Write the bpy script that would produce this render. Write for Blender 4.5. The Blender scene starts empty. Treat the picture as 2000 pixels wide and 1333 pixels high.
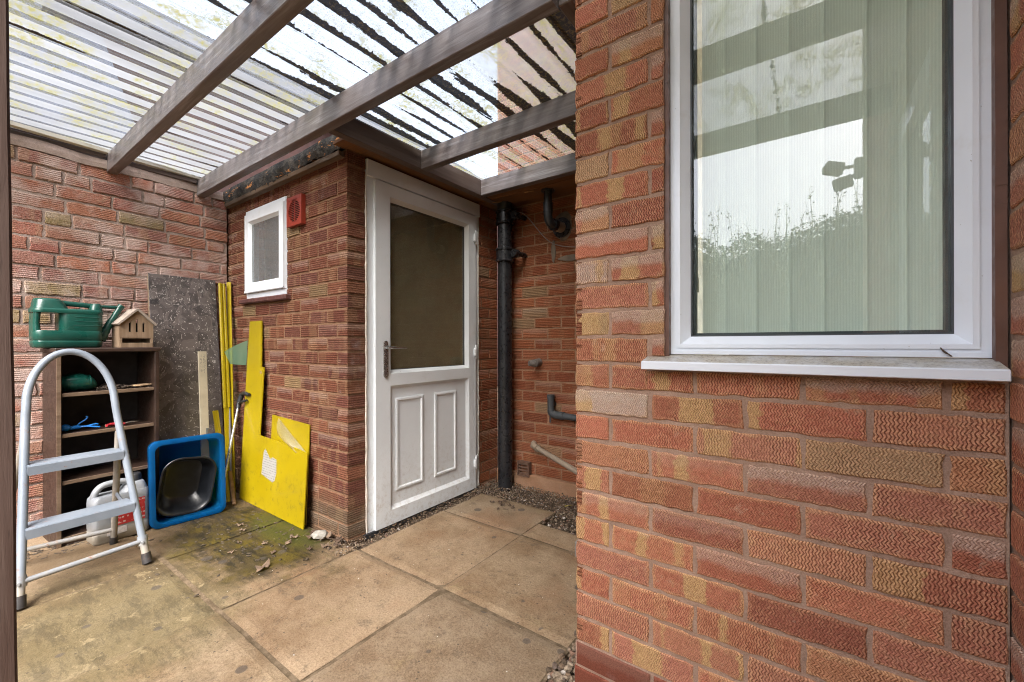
import bpy, math, random
import numpy as np
from mathutils import Vector, Matrix, noise as mnoise

random.seed(7)
SC = bpy.context.scene
COL = SC.collection
PI = math.pi
OFF = {}

# ------------------------------------------------------------------ objects
def tag(o, label=None, cat=None, group=None, kind=None):
    if label: o['label'] = label
    if cat: o['category'] = cat
    if group: o['group'] = group
    if kind: o['kind'] = kind
    return o

def thing(name, label, cat, loc, group=None):
    o = bpy.data.objects.new(name, None)
    o.empty_display_size = 0.1
    COL.objects.link(o)
    o.location = loc
    OFF[o] = Vector(loc)
    return tag(o, label, cat, group)

class MB:
    """collects shapes, links them as ONE mesh object"""
    def __init__(s):
        s.v = []; s.f = []; s.m = []; s.uv = []; s.uv2 = []; s.col = []; s.rnd = []; s.rich = False
    def add(s, verts, faces, mi=0):
        n = len(s.v)
        s.v.extend([tuple(p) for p in verts])
        for f in faces:
            s.f.append([i + n for i in f]); s.m.append(mi)
        return s
    def box(s, x0, x1, y0, y1, z0, z1, b=0.0, M=None, mi=0):
        if x0 > x1: x0, x1 = x1, x0
        if y0 > y1: y0, y1 = y1, y0
        if z0 > z1: z0, z1 = z1, z0
        if b <= 0:
            V = [(x, y, z) for x in (x0, x1) for y in (y0, y1) for z in (z0, z1)]
            F = [(0,1,3,2),(4,6,7,5),(0,4,5,1),(2,3,7,6),(0,2,6,4),(1,5,7,3)]
        else:
            b = min(b, (x1-x0)/2.01, (y1-y0)/2.01, (z1-z0)/2.01)
            V = []; idx = {}
            for i, x in enumerate((x0, x1)):
                for j, y in enumerate((y0, y1)):
                    for k, z in enumerate((z0, z1)):
                        sx = b if i == 0 else -b; sy = b if j == 0 else -b; sz = b if k == 0 else -b
                        idx[i,j,k,0] = len(V); V.append((x, y+sy, z+sz))
                        idx[i,j,k,1] = len(V); V.append((x+sx, y, z+sz))
                        idx[i,j,k,2] = len(V); V.append((x+sx, y+sy, z))
            F = []
            F.append([idx[0,0,0,0], idx[0,0,1,0], idx[0,1,1,0], idx[0,1,0,0]])
            F.append([idx[1,0,0,0], idx[1,1,0,0], idx[1,1,1,0], idx[1,0,1,0]])
            F.append([idx[0,0,0,1], idx[1,0,0,1], idx[1,0,1,1], idx[0,0,1,1]])
            F.append([idx[0,1,0,1], idx[0,1,1,1], idx[1,1,1,1], idx[1,1,0,1]])
            F.append([idx[0,0,0,2], idx[0,1,0,2], idx[1,1,0,2], idx[1,0,0,2]])
            F.append([idx[0,0,1,2], idx[1,0,1,2], idx[1,1,1,2], idx[0,1,1,2]])
            for j in (0, 1):
                for k in (0, 1):
                    q = [idx[0,j,k,1], idx[0,j,k,2], idx[1,j,k,2], idx[1,j,k,1]]
                    F.append(q if (j + k) % 2 == 1 else q[::-1])
            for i in (0, 1):
                for k in (0, 1):
                    q = [idx[i,0,k,0], idx[i,1,k,0], idx[i,1,k,2], idx[i,0,k,2]]
                    F.append(q if (i + k) % 2 == 1 else q[::-1])
            for i in (0, 1):
                for j in (0, 1):
                    q = [idx[i,j,0,0], idx[i,j,0,1], idx[i,j,1,1], idx[i,j,1,0]]
                    F.append(q if (i + j) % 2 == 1 else q[::-1])
            for i in (0, 1):
                for j in (0, 1):
                    for k in (0, 1):
                        q = [idx[i,j,k,0], idx[i,j,k,1], idx[i,j,k,2]]
                        F.append(q if (i + j + k) % 2 == 1 else q[::-1])
        if M is not None: V = [M @ Vector(p) for p in V]
        return s.add(V, F, mi)
    def tube(s, pts, r, n=12, caps=True, mi=0, flat=1.0, closed=False):
        pts = [Vector(p) for p in pts]
        N = len(pts)
        rs = r if isinstance(r, (list, tuple)) else [r]*N
        T = []
        for i in range(N):
            if closed: d = pts[(i+1) % N] - pts[i-1]
            else: d = pts[min(i+1, N-1)] - pts[max(i-1, 0)]
            T.append(d.normalized())
        up = Vector((0,0,1)) if abs(T[0].z) < .9 else Vector((1,0,0))
        a = T[0].cross(up).normalized(); V = []
        for i in range(N):
            a = (a - T[i]*a.dot(T[i])).normalized(); b = T[i].cross(a)
            for k in range(n):
                t = 2*PI*k/n
                V.append(pts[i] + a*(math.cos(t)*rs[i]) + b*(math.sin(t)*rs[i]*flat))
        F = []
        for i in range(N if closed else N-1):
            j = (i+1) % N
            for k in range(n):
                F.append((i*n+k, i*n+(k+1) % n, j*n+(k+1) % n, j*n+k))
        if caps and not closed:
            F.append(list(range(n))[::-1]); F.append([(N-1)*n+k for k in range(n)])
        return s.add(V, F, mi)
    def lathe(s, prof, n=24, M=None, mi=0):
        V = []; F = []
        for (r, z) in prof:
            for k in range(n):
                t = 2*PI*k/n; V.append(Vector((r*math.cos(t), r*math.sin(t), z)))
        for i in range(len(prof)-1):
            for k in range(n):
                F.append((i*n+k, i*n+(k+1) % n, (i+1)*n+(k+1) % n, (i+1)*n+k))
        F.append(list(range(n))[::-1]); F.append([(len(prof)-1)*n+k for k in range(n)])
        if M is not None: V = [M @ p for p in V]
        return s.add(V, F, mi)
    def loft(s, loops, caps=True, mi=0):
        n = len(loops[0]); V = [p for L in loops for p in L]; F = []
        for i in range(len(loops)-1):
            for k in range(n):
                F.append((i*n+k, i*n+(k+1) % n, (i+1)*n+(k+1) % n, (i+1)*n+k))
        if caps:
            F.append(list(range(n))[::-1]); F.append([(len(loops)-1)*n+k for k in range(n)])
        return s.add(V, F, mi)
    def prism(s, poly, d, M=None, mi=0):
        """poly in local xy, thickness d along +z"""
        n = len(poly)
        V = [Vector((x, y, 0)) for x, y in poly] + [Vector((x, y, d)) for x, y in poly]
        F = [list(range(n))[::-1], [n+k for k in range(n)]]
        for k in range(n): F.append((k, (k+1) % n, n+(k+1) % n, n+k))
        if M is not None: V = [M @ p for p in V]
        return s.add(V, F, mi)
    def grid(s, fn, nu, nv, mi=0):
        V = [fn(i/nu, j/nv) for j in range(nv+1) for i in range(nu+1)]
        F = [(j*(nu+1)+i, j*(nu+1)+i+1, (j+1)*(nu+1)+i+1, (j+1)*(nu+1)+i) for j in range(nv) for i in range(nu)]
        return s.add(V, F, mi)
    def build(s, name, mats, parent=None, smooth=None, loc=None):
        if not isinstance(mats, (list, tuple)): mats = [mats]
        P = np.array([tuple(p) for p in s.v], dtype=np.float64)
        if parent is not None: off = OFF[parent]
        else:
            if loc is None:
                lo = P.min(0); hi = P.max(0)
                loc = ((lo[0]+hi[0])/2, (lo[1]+hi[1])/2, lo[2])
            off = Vector(loc)
        P = P - np.array(tuple(off))
        me = bpy.data.meshes.new(name)
        me.from_pydata([tuple(p) for p in P], [], s.f)
        for m in mats: me.materials.append(m)
        if len(mats) > 1: me.polygons.foreach_set('material_index', s.m)
        if s.rich:
            uvl = me.uv_layers.new(name='UVMap')
            uvl.data.foreach_set('uv', [c for f in s.uv for p in f for c in p])
            if len(s.uv2) == len(s.f):
                u2 = me.uv_layers.new(name='InBrick')
                u2.data.foreach_set('uv', [c for f in s.uv2 for p in f for c in p])
            for nm, src in (('bcol', s.col), ('brnd', s.rnd)):
                a = me.color_attributes.new(nm, 'FLOAT_COLOR', 'CORNER')
                flat = []
                for f, c in zip(s.f, src):
                    flat.extend((c[0], c[1], c[2], 1.0)*len(f))
                a.data.foreach_set('color', flat)
        me.validate(); me.update()
        if smooth is not None:
            me.polygons.foreach_set('use_smooth', [True]*len(me.polygons))
            me.set_sharp_from_angle(angle=math.radians(smooth))
        o = bpy.data.objects.new(name, me)
        COL.objects.link(o)
        if parent is not None:
            o.parent = parent; OFF[o] = OFF[parent]
        else:
            o.location = off; OFF[o] = off
        return o

def bez(p0, p1, p2, p3, n=12):
    p0, p1, p2, p3 = map(Vector, (p0, p1, p2, p3)); out = []
    for i in range(n+1):
        t = i/n; out.append(p0*(1-t)**3 + p1*3*t*(1-t)**2 + p2*3*t*t*(1-t) + p3*t**3)
    return out

def spline(P, n=8):
    P = [Vector(p) for p in P]; out = []
    for i in range(len(P)-1):
        a = P[max(i-1, 0)]; b = P[i]; c = P[i+1]; d = P[min(i+2, len(P)-1)]
        for k in range(n):
            t = k/n
            out.append(.5*((2*b) + (c-a)*t + (2*a-5*b+4*c-d)*t*t + (3*b-a-3*c+d)*t**3))
    out.append(P[-1]); return out

def rrect(w, h, r, n=6):
    """rounded rectangle outline, centred, ccw"""
    out = []
    for (cx, cy, a0) in ((w/2-r, h/2-r, 0), (-w/2+r, h/2-r, 90), (-w/2+r, -h/2+r, 180), (w/2-r, -h/2+r, 270)):
        for k in range(n+1):
            a = math.radians(a0 + 90*k/n); out.append((cx+r*math.cos(a), cy+r*math.sin(a)))
    return out

# ------------------------------------------------------------------ materials
class NT:
    def __init__(s, name):
        s.m = bpy.data.materials.new(name); s.m.use_nodes = True
        s.t = s.m.node_tree; s.n = s.t.nodes; s.l = s.t.links
        s.b = s.n['Principled BSDF']; s.out = s.n['Material Output']
    def node(s, typ, **kw):
        n = s.n.new(typ)
        for k, v in kw.items(): setattr(n, k, v)
        return n
    def put(s, sock, v):
        if v is None: return
        if hasattr(v, 'is_linked') or isinstance(v, bpy.types.NodeSocket): s.l.new(v, sock)
        else:
            if sock.type == 'RGBA' and len(v) == 3: v = (*v, 1)
            sock.default_value = v
    def math(s, op, a, b=None, c=None, clamp=False):
        n = s.node('ShaderNodeMath', operation=op, use_clamp=clamp)
        s.put(n.inputs[0], a); s.put(n.inputs[1], b); s.put(n.inputs[2], c)
        return n.outputs[0]
    def mix(s, f, a, b, blend='MIX'):
        n = s.node('ShaderNodeMix', data_type='RGBA', blend_type=blend)
        s.put(n.inputs[0], f); s.put(n.inputs[6], a); s.put(n.inputs[7], b)
        return n.outputs[2]
    def noise(s, scale, detail=3, rough=.55, vec=None, dist=0, dim='3D', w=None):
        n = s.node('ShaderNodeTexNoise', noise_dimensions=dim)
        n.inputs['Scale'].default_value = scale; n.inputs['Detail'].default_value = detail
        n.inputs['Roughness'].default_value = rough; n.inputs['Distortion'].default_value = dist
        if vec is not None and dim != '1D': s.l.new(vec, n.inputs['Vector'])
        if w is not None: s.put(n.inputs['W'], w)
        return n.outputs['Fac']
    def vor(s, scale, vec=None, feature='F1', rnd=1.0):
        n = s.node('ShaderNodeTexVoronoi', feature=feature)
        n.inputs['Scale'].default_value = scale; n.inputs['Randomness'].default_value = rnd
        if vec is not None: s.l.new(vec, n.inputs['Vector'])
        return n
    def rng(s, v, a, b, c=0.0, d=1.0, smooth=True):
        n = s.node('ShaderNodeMapRange', interpolation_type='SMOOTHSTEP' if smooth else 'LINEAR')
        s.put(n.inputs[0], v)
        for i, q in enumerate((a, b, c, d)): s.put(n.inputs[i+1], q)
        return n.outputs[0]
    def pos(s): return s.node('ShaderNodeNewGeometry').outputs['Position']
    def obj(s): return s.node('ShaderNodeTexCoord').outputs['Object']
    def sep(s, v):
        n = s.node('ShaderNodeSeparateXYZ'); s.l.new(v, n.inputs[0]); return n.outputs
    def map(s, vec, scale=(1,1,1), loc=(0,0,0)):
        n = s.node('ShaderNodeMapping'); s.l.new(vec, n.inputs[0])
        n.inputs['Scale'].default_value = scale; n.inputs['Location'].default_value = loc
        return n.outputs[0]
    def attr(s, name):
        n = s.node('ShaderNodeAttribute'); n.attribute_name = name; return n.outputs['Color']
    def bump(s, h, strength=.3, dist=.01, prev=None):
        n = s.node('ShaderNodeBump'); n.inputs['Strength'].default_value = strength
        n.inputs['Distance'].default_value = dist; s.l.new(h, n.inputs['Height'])
        if prev is not None: s.l.new(prev, n.inputs['Normal'])
        return n.outputs[0]
    def fin(s, col=None, rough=None, nrm=None, spec=None, metal=None, trans=None):
        s.put(s.b.inputs['Base Color'], col); s.put(s.b.inputs['Roughness'], rough)
        if nrm is not None: s.l.new(nrm, s.b.inputs['Normal'])
        if spec is not None: s.b.inputs['Specular IOR Level'].default_value = spec
        s.put(s.b.inputs['Metallic'], metal)
        return s.m

def plain(name, col, rough=.5, var=.15, scale=8, dirt=None, dirt_amt=.35, bump=.0, bscale=80, spec=None, metal=None, stretch=None):
    t = NT(name); p = t.obj()
    if stretch: p = t.map(p, stretch)
    n = t.noise(scale, 4, .6, p)
    c = t.mix(t.rng(n, .3, .7), tuple(x*(1-var) for x in col), tuple(min(1, x*(1+var)) for x in col))
    if dirt:
        d = t.noise(scale*2.3, 6, .7, p)
        c = t.mix(t.math('MULTIPLY', t.rng(d, .52, .72), dirt_amt), c, dirt)
    nr = t.bump(t.noise(bscale, 4, .6, p), bump, .004) if bump else None
    return t.fin(c, t.rng(t.noise(scale*3, 2, .5, p), .3, .7, max(.02, rough-.08), min(1, rough+.1)), nr, spec, metal)

def brick_mat(name, pattern, buff, groove_shade=.35, eff=.0, effcol=(.55,.47,.43), eff_lo=(.5, .72), dirt=.3, bstr=.6, low_moss=False, edge_amt=.6, buff_amt=.85, ridge=(.62,.42,.30), smear=(.36,.28,.22)):
    t = NT(name)
    un = t.node('ShaderNodeUVMap'); un.uv_map = 'UVMap'; uv = un.outputs[0]; u, v, _ = t.sep(uv)
    col = t.attr('bcol'); r1, r2, r3 = t.sep(t.attr('brnd'))
    p = t.pos()
    # colour bands along the brick
    w = t.math('ADD', t.math('MULTIPLY', u, 11.0), t.math('MULTIPLY', r1, 60.0))
    w = t.math('ADD', w, t.math('MULTIPLY', t.noise(70, 2, .5, p), .35))
    nb = t.noise(1.0, 1.0, .4, None, 0, '1D', w)
    band = t.math('MULTIPLY', t.rng(nb, .515, .58), t.rng(r2, .34, .60))
    c = t.mix(t.math('MULTIPLY', band, buff_amt), col, buff)
    edge = t.rng(t.noise(24, 3, .6, p), .55, .72)
    c = t.mix(t.math('MULTIPLY', edge, t.math('MULTIPLY', r3, .55)), c, t.mix(.5, buff, (.42, .27, .19)))
    # paler fired edges, dusted ends
    ib = t.node('ShaderNodeUVMap'); ib.uv_map = 'InBrick'; iu, iv, _ = t.sep(ib.outputs[0])
    eu = t.math('MULTIPLY', t.math('MINIMUM', iu, t.math('SUBTRACT', 1.0, iu)), .2)
    ev = t.math('MULTIPLY', t.math('MINIMUM', iv, t.math('SUBTRACT', 1.0, iv)), .065)
    ed = t.math('ADD', t.math('MINIMUM', eu, ev), t.math('MULTIPLY', t.math('SUBTRACT', t.noise(55, 4, .7, p), .5), .022))
    em = t.math('MULTIPLY', t.rng(ed, .001, .011, 1, 0), t.math('ADD', .25, t.math('MULTIPLY', r3, .6)))
    c = t.mix(t.math('MULTIPLY', em, edge_amt), c, t.mix(.55, buff, ridge))
    half = t.rng(t.math('ADD', iv, t.math('MULTIPLY', t.noise(16, 3, .6, p), .7)), .75, 1.05)
    c = t.mix(t.math('MULTIPLY', half, t.math('MULTIPLY', t.rng(r1, .70, .80), edge_amt)), c, (.56,.46,.38))
    # grain
    c = t.mix(t.rng(t.noise(260, 4, .8, p), .35, .68, .0, .75), c, t.mix(1.0, c, (.45, .36, .30), 'MULTIPLY'))
    nz = t.noise(120, 3, .6, p)
    if pattern == 'zigzag':
        tri = t.math('PINGPONG', t.math('ADD', v, t.math('MULTIPLY', nz, .004)), .0069)
        ph = t.math('ADD', t.math('MULTIPLY', u, t.math('ADD', .92, t.math('MULTIPLY', r2, .18))), t.math('MULTIPLY', tri, t.math('ADD', .50, t.math('MULTIPLY', r1, .35))))
        ph = t.math('ADD', ph, t.math('MULTIPLY', t.noise(30, 3, .6, p), .011))
        h = t.math('PINGPONG', ph, .0031)
        g = t.rng(t.math('ADD', h, t.math('MULTIPLY', t.math('SUBTRACT', t.noise(150, 3, .7, p), .5), .0018)), .0002, .0017)           # 0 in groove, 1 on ridge
        hgt = t.math('ADD', g, t.math('MULTIPLY', nz, .8)); bd = .0045
    elif pattern == 'combed':
        vv = t.math('ADD', v, t.math('MULTIPLY', t.noise(60, 3, .6, p), .0035))
        h = t.math('PINGPONG', vv, .0058)
        g = t.rng(h, .0006, .0034)
        cross = t.rng(t.math('PINGPONG', t.math('ADD', u, t.math('MULTIPLY', vv, .7)), .003), 0, .003)
        hgt = t.math('ADD', t.math('ADD', g, t.math('MULTIPLY', cross, .35)), t.math('MULTIPLY', nz, .9)); bd = .005
    elif pattern == 'worn':
        vv = t.math('ADD', v, t.math('MULTIPLY', t.noise(60, 3, .6, p), .004))
        g0 = t.rng(t.math('PINGPONG', vv, .0052), .0006, .0036)
        g = t.math('MAXIMUM', g0, t.rng(t.noise(9, 3, .6, p), .4, .62))
        cross = t.rng(t.math('PINGPONG', t.math('ADD', u, t.math('MULTIPLY', vv, .9)), .0032), 0, .003)
        hgt = t.math('ADD', t.math('ADD', g, t.math('MULTIPLY', cross, .4)), t.math('MULTIPLY', nz, 1.2)); bd = .0045
    else:
        g = None; hgt = t.noise(40, 4, .6, p); bd = .002
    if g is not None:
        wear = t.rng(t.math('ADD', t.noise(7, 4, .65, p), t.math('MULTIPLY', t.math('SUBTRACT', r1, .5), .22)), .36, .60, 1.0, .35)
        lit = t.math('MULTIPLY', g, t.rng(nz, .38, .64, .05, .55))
        c = t.mix(t.math('MULTIPLY', lit, wear), c, t.mix(.6, c, ridge))  # ridges paler in colour: sand facing plus a put-in highlight
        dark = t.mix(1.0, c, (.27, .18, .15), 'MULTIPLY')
        c = t.mix(t.math('MULTIPLY', t.math('MULTIPLY', t.math('SUBTRACT', 1.0, g), wear), groove_shade), c, dark)  # groove shade put into the colour, beyond what the bump gives
        # thin cement smears and crumbs on the faces
        sm = t.math('MULTIPLY', t.rng(t.noise(13, 6, .78, p), .60, .70), .5)
        c = t.mix(sm, c, smear)
    # soot / weathering spots
    sp = t.math('MAXIMUM', t.rng(t.noise(38, 5, .75, p), .62, .75), t.rng(t.noise(95, 3, .7, t.map(p, (1,1,1), (3,3,3))), .68, .74))
    c = t.mix(t.math('MULTIPLY', sp, dirt), c, (.05, .035, .03))
    if eff > 0:
        e = t.math('MULTIPLY', t.rng(t.noise(4.2, 5, .65, p), *eff_lo), eff)
        c = t.mix(e, c, effcol)
    if low_moss:
        z = t.sep(p)[2]
        gm = t.math('MULTIPLY', t.rng(t.math('ADD', z, t.math('MULTIPLY', t.noise(9, 4, .6, p), .25)), .18, .42, 1, 0), .5)
        c = t.mix(gm, c, (.10, .095, .055))
    return t.fin(c, .85, t.bump(hgt, bstr, bd), .25)

def mortar_mat(name, c1, c2, dark=(.10,.085,.075), damt=.4):
    t = NT(name); p = t.pos()
    c = t.mix(t.rng(t.noise(9, 5, .65, p), .3, .7), c1, c2)
    c = t.mix(t.math('MULTIPLY', t.rng(t.noise(22, 5, .75, p), .55, .72), damt), c, dark)
    c = t.mix(t.rng(t.noise(240, 4, .8, p), .38, .66, .0, .5), c, t.mix(1.0, c, (.55,.50,.46), 'MULTIPLY'))
    h = t.math('ADD', t.noise(260, 4, .7, p), t.math('MULTIPLY', t.noise(30, 3, .5, p), 1.2))
    return t.fin(c, .95, t.bump(h, .55, .004), .15)

# ------------------------------------------------------------------ brickwork
def subtract(rects, op):
    out = []
    a0, a1, b0, b1 = op
    for (u0, u1, v0, v1) in rects:
        if u1 <= a0 or u0 >= a1 or v1 <= b0 or v0 >= b1: out.append((u0, u1, v0, v1)); continue
        if u0 < a0: out.append((u0, a0, v0, v1))
        if u1 > a1: out.append((a1, u1, v0, v1))
        m0, m1 = max(u0, a0), min(u1, a1)
        if v0 < b0: out.append((m0, m1, v0, b0))
        if v1 > b1: out.append((m0, m1, b1, v1))
    return [r for r in out if r[1]-r[0] > .012 and r[3]-r[2] > .012]

def brickwork(mb, org, ud, nd, U0, U1, V0, V1, joint, course, rows, pitch, openings, colf, rng,
              gap=.010, recess=.005, deep=None, rand_bond=False, jit=.0012, mi=0, thick=.02, wob=.0):
    """rows(k) -> offset of a vertical joint in course k; deep=(u, depth): bricks reaching u get that depth"""
    org = Vector(org); ud = Vector(ud).normalized(); nd = Vector(nd).normalized(); zd = Vector((0,0,1))
    mb.rich = True
    k0 = math.floor((V0-joint)/course)-1
    rects = []
    k = k0
    while joint + k*course < V1:
        vb = joint+k*course+gap/2; vt = joint+(k+1)*course-gap/2
        lo, hi = max(vb, V0), min(vt, V1)
        if hi-lo > .015:
            if rand_bond:
                u = U0 - rng.random()*.2
                while u < U1:
                    L = rng.choice((.225, .225, .225, .112))*rng.uniform(.96, 1.04)
                    a, b = max(u+gap/2, U0), min(u+L-gap/2, U1)
                    if b-a > .015: rects.append((a, b, lo, hi))
                    u += L
            else:
                j0 = rows(k)
                n = math.floor((U0-j0)/pitch)-1
                while j0+n*pitch < U1:
                    a = max(j0+n*pitch+gap/2, U0); b = min(j0+(n+1)*pitch-gap/2, U1)
                    if b-a > .015: rects.append((a, b, lo, hi))
                    n += 1
        k += 1
    for op in openings: rects = subtract(rects, op)
    for (u0, u1, v0, v1) in rects:
        c = colf(rng, u0, u1, v0, v1); r = (rng.random(), rng.random(), rng.random())
        dep = thick
        if deep and abs(u1-deep[0]) < .004: dep = deep[1]
        fr = rng.uniform(-.0012, .0012) + wob*rng.uniform(-1, 1)
        st = .018
        nu = max(2, int((u1-u0)/st)); nv = max(2, int((v1-v0)/st))
        per = [(u0+(u1-u0)*i/nu, v0) for i in range(nu)] + [(u1, v0+(v1-v0)*i/nv) for i in range(nv)] + \
              [(u1-(u1-u0)*i/nu, v1) for i in range(nu)] + [(u0, v1-(v1-v0)*i/nv) for i in range(nv)]
        n = len(per); cu = (u0+u1)/2; cv = (v0+v1)/2; hu = (u1-u0)/2; hv = (v1-v0)/2
        L1 = []; L2 = []
        for (a, b) in per:
            ja, jb = rng.uniform(-jit, jit), rng.uniform(-jit, jit)
            L1.append((a+ja, b+jb))
            ins = .0028*rng.uniform(.6, 1.5)
            L2.append((cu+(a-cu)*(1-ins/hu)+ja*.7, cv+(b-cv)*(1-ins/hv)+jb*.7))
        base = len(mb.v)
        def P(a, b, d): return tuple(org + ud*a + zd*b + nd*d)
        pts2d = []
        for (a, b) in L1: mb.v.append(P(a, b, -dep)); pts2d.append((a, b, -dep))
        for (a, b) in L1: mb.v.append(P(a, b, fr-.0028)); pts2d.append((a, b, -.0028))
        for (a, b) in L2: mb.v.append(P(a, b, fr+rng.uniform(-.0004, .0004))); pts2d.append((a, b, 0))
        su, sv = rng.uniform(0, 9), rng.uniform(0, 9)
        def addf(ix, side):
            mb.f.append([base+i for i in ix]); mb.m.append(mi); mb.col.append(c); mb.rnd.append(r)
            if side: mb.uv.append([(pts2d[i][2]+su, pts2d[i][1]+sv) for i in ix])
            else: mb.uv.append([(pts2d[i][0]+su, pts2d[i][1]+sv) for i in ix])
            mb.uv2.append([((pts2d[i][0]-u0)/(u1-u0), (pts2d[i][1]-v0)/(v1-v0)) for i in ix])
        flip = ud.cross(zd).dot(nd) < 0
        for i in range(n):
            j = (i+1) % n
            q1 = [i, j, n+j, n+i]; q2 = [n+i, n+j, 2*n+j, 2*n+i]
            if flip: q1 = q1[::-1]; q2 = q2[::-1]
            addf(q1, True); addf(q2, False)
        cap = [2*n+i for i in range(n)]
        addf(cap[::-1] if flip else cap, False)

def rich_box(mb, x0, x1, y0, y1, z0, z1, mi=1):
    n = len(mb.f); mb.box(x0, x1, y0, y1, z0, z1, 0, None, mi)
    for f in mb.f[n:]:
        mb.uv.append([(0, 0)]*len(f)); mb.uv2.append([(.5, .5)]*len(f)); mb.col.append((.3, .25, .2)); mb.rnd.append((0, 0, 0))

def rich_prism(mb, poly, z0, z1, mi=1):
    n = len(mb.f); mb.prism(poly, z1-z0, Matrix.Translation((0, 0, z0)), mi)
    for f in mb.f[n:]:
        mb.uv.append([(0, 0)]*len(f)); mb.uv2.append([(.5, .5)]*len(f)); mb.col.append((.3, .25, .2)); mb.rnd.append((0, 0, 0))
# ================================================================== materials used by the place
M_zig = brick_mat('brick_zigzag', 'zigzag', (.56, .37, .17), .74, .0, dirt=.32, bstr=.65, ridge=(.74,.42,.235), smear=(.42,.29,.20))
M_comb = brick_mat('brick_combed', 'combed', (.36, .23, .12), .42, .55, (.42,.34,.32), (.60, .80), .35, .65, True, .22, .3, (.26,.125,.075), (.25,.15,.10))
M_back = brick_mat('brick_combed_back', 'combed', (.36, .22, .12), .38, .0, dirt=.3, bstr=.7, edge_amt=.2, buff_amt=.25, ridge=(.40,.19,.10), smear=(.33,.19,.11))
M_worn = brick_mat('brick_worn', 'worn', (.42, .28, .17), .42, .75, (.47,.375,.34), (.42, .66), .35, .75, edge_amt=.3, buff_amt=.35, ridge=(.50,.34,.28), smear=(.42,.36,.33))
M_red = brick_mat('brick_smooth_red', 'smooth', (.30, .06, .03), .0, .35, (.40,.33,.33), (.56, .72), .1, .25, edge_amt=.08, buff_amt=.0, ridge=(.3,.1,.07), smear=(.24,.10,.07))
M_mort_front = mortar_mat('mortar_front', (.30,.195,.145), (.39,.265,.20), damt=.4)
M_mort_out = mortar_mat('mortar_outhouse', (.22,.122,.073), (.28,.168,.105), damt=.35)
M_mort_left = mortar_mat('mortar_garden_wall', (.27,.21,.18), (.40,.32,.285), damt=.5)
M_mort_back = mortar_mat('mortar_back', (.30,.165,.095), (.37,.22,.14), damt=.3)
M_conc = mortar_mat('concrete', (.20,.19,.17), (.28,.26,.23), damt=.3)

def upvc(name, col=(.78,.83,.90), rough=.28, splash=False):
    t = NT(name); p = t.obj()
    c = t.mix(t.rng(t.noise(3, 3, .6, p), .35, .7), col, tuple(x*.93 for x in col))
    sp = t.rng(t.noise(85, 3, .6, p), .71, .77)
    c = t.mix(t.math('MULTIPLY', sp, .55), c, (.22,.18,.13))
    c = t.mix(t.math('MULTIPLY', t.rng(t.noise(7, 5, .7, p), .56, .8), .25), c, (.42,.37,.28))
    if splash:
        z = t.sep(t.pos())[2]
        low = t.rng(t.math('ADD', z, t.math('MULTIPLY', t.noise(14, 5, .7, p), .3)), .15, .75, 1, 0)
        c = t.mix(t.math('MULTIPLY', low, t.rng(t.noise(34, 6, .8, p), .45, .74, .03, .6)), c, (.36,.30,.23))
        s2 = t.vor(70, p); dots = t.math('MULTIPLY', t.rng(s2.outputs['Distance'], .10, .2, 1, 0), t.rng(t.sep(s2.outputs['Color'])[0], .86, .9))
        c = t.mix(t.math('MULTIPLY', dots, .7), c, (.16,.12,.08))
    return t.fin(c, rough, None, .5)
M_upvc = upvc('white_upvc')
M_upvc_door = upvc('white_upvc_door', (.72,.755,.785), .3, True)
M_sill = plain('dusty_white_sill', (.66,.68,.71), .4, .05, 5, (.20,.15,.09), .75, .1, 60)
def sill_mat():
    t = NT('dusty_sill'); p = t.pos(); nz = t.sep(t.node('ShaderNodeNewGeometry').outputs['Normal'])[2]
    top = t.rng(nz, .6, .9)
    d = t.rng(t.noise(150, 5, .8, p), .47, .62)
    d2 = t.rng(t.noise(12, 4, .6, p), .35, .6)
    dust = t.mix(d, (.42,.37,.29), (.16,.12,.07))
    c = t.mix(t.math('MULTIPLY', top, t.math('ADD', .45, t.math('MULTIPLY', d2, .5))), (.66,.70,.76), dust)
    return t.fin(c, .45)
M_sill = sill_mat()
M_seal = plain('brown_mastic', (.125,.058,.038), .45, .12, 14, (.05,.03,.02), .3, .25, 30)
M_black = plain('black_paint_iron', (.014,.0145,.017), .32, .3, 14, (.06,.05,.045), .25, .2, 40)
M_blackpl = plain('black_plastic', (.022,.023,.026), .4, .2, 20, (.10,.09,.08), .3)
M_gasket = plain('dark_gasket', (.045,.052,.06), .5, .1)
M_cream = plain('cream_plastic', (.27,.215,.16), .45, .1, 12, (.16,.11,.07), .4)
M_cement = plain('cement', (.17,.135,.105), .95, .2, 18, (.1,.09,.07), .3, .5, 70)
M_chrome = plain('pitted_chrome', (.42,.40,.38), .25, .3, 60, (.08,.05,.04), .8, .2, 120, None, .85)
M_terr = plain('orange_red_plastic', (.25,.032,.017), .42, .12, 10, (.12,.03,.015), .4)
M_raw = plain('raw_wood', (.35,.19,.08), .8)
M_dark = plain('shade_black', (.012,.011,.010), .9, .1)

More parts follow.
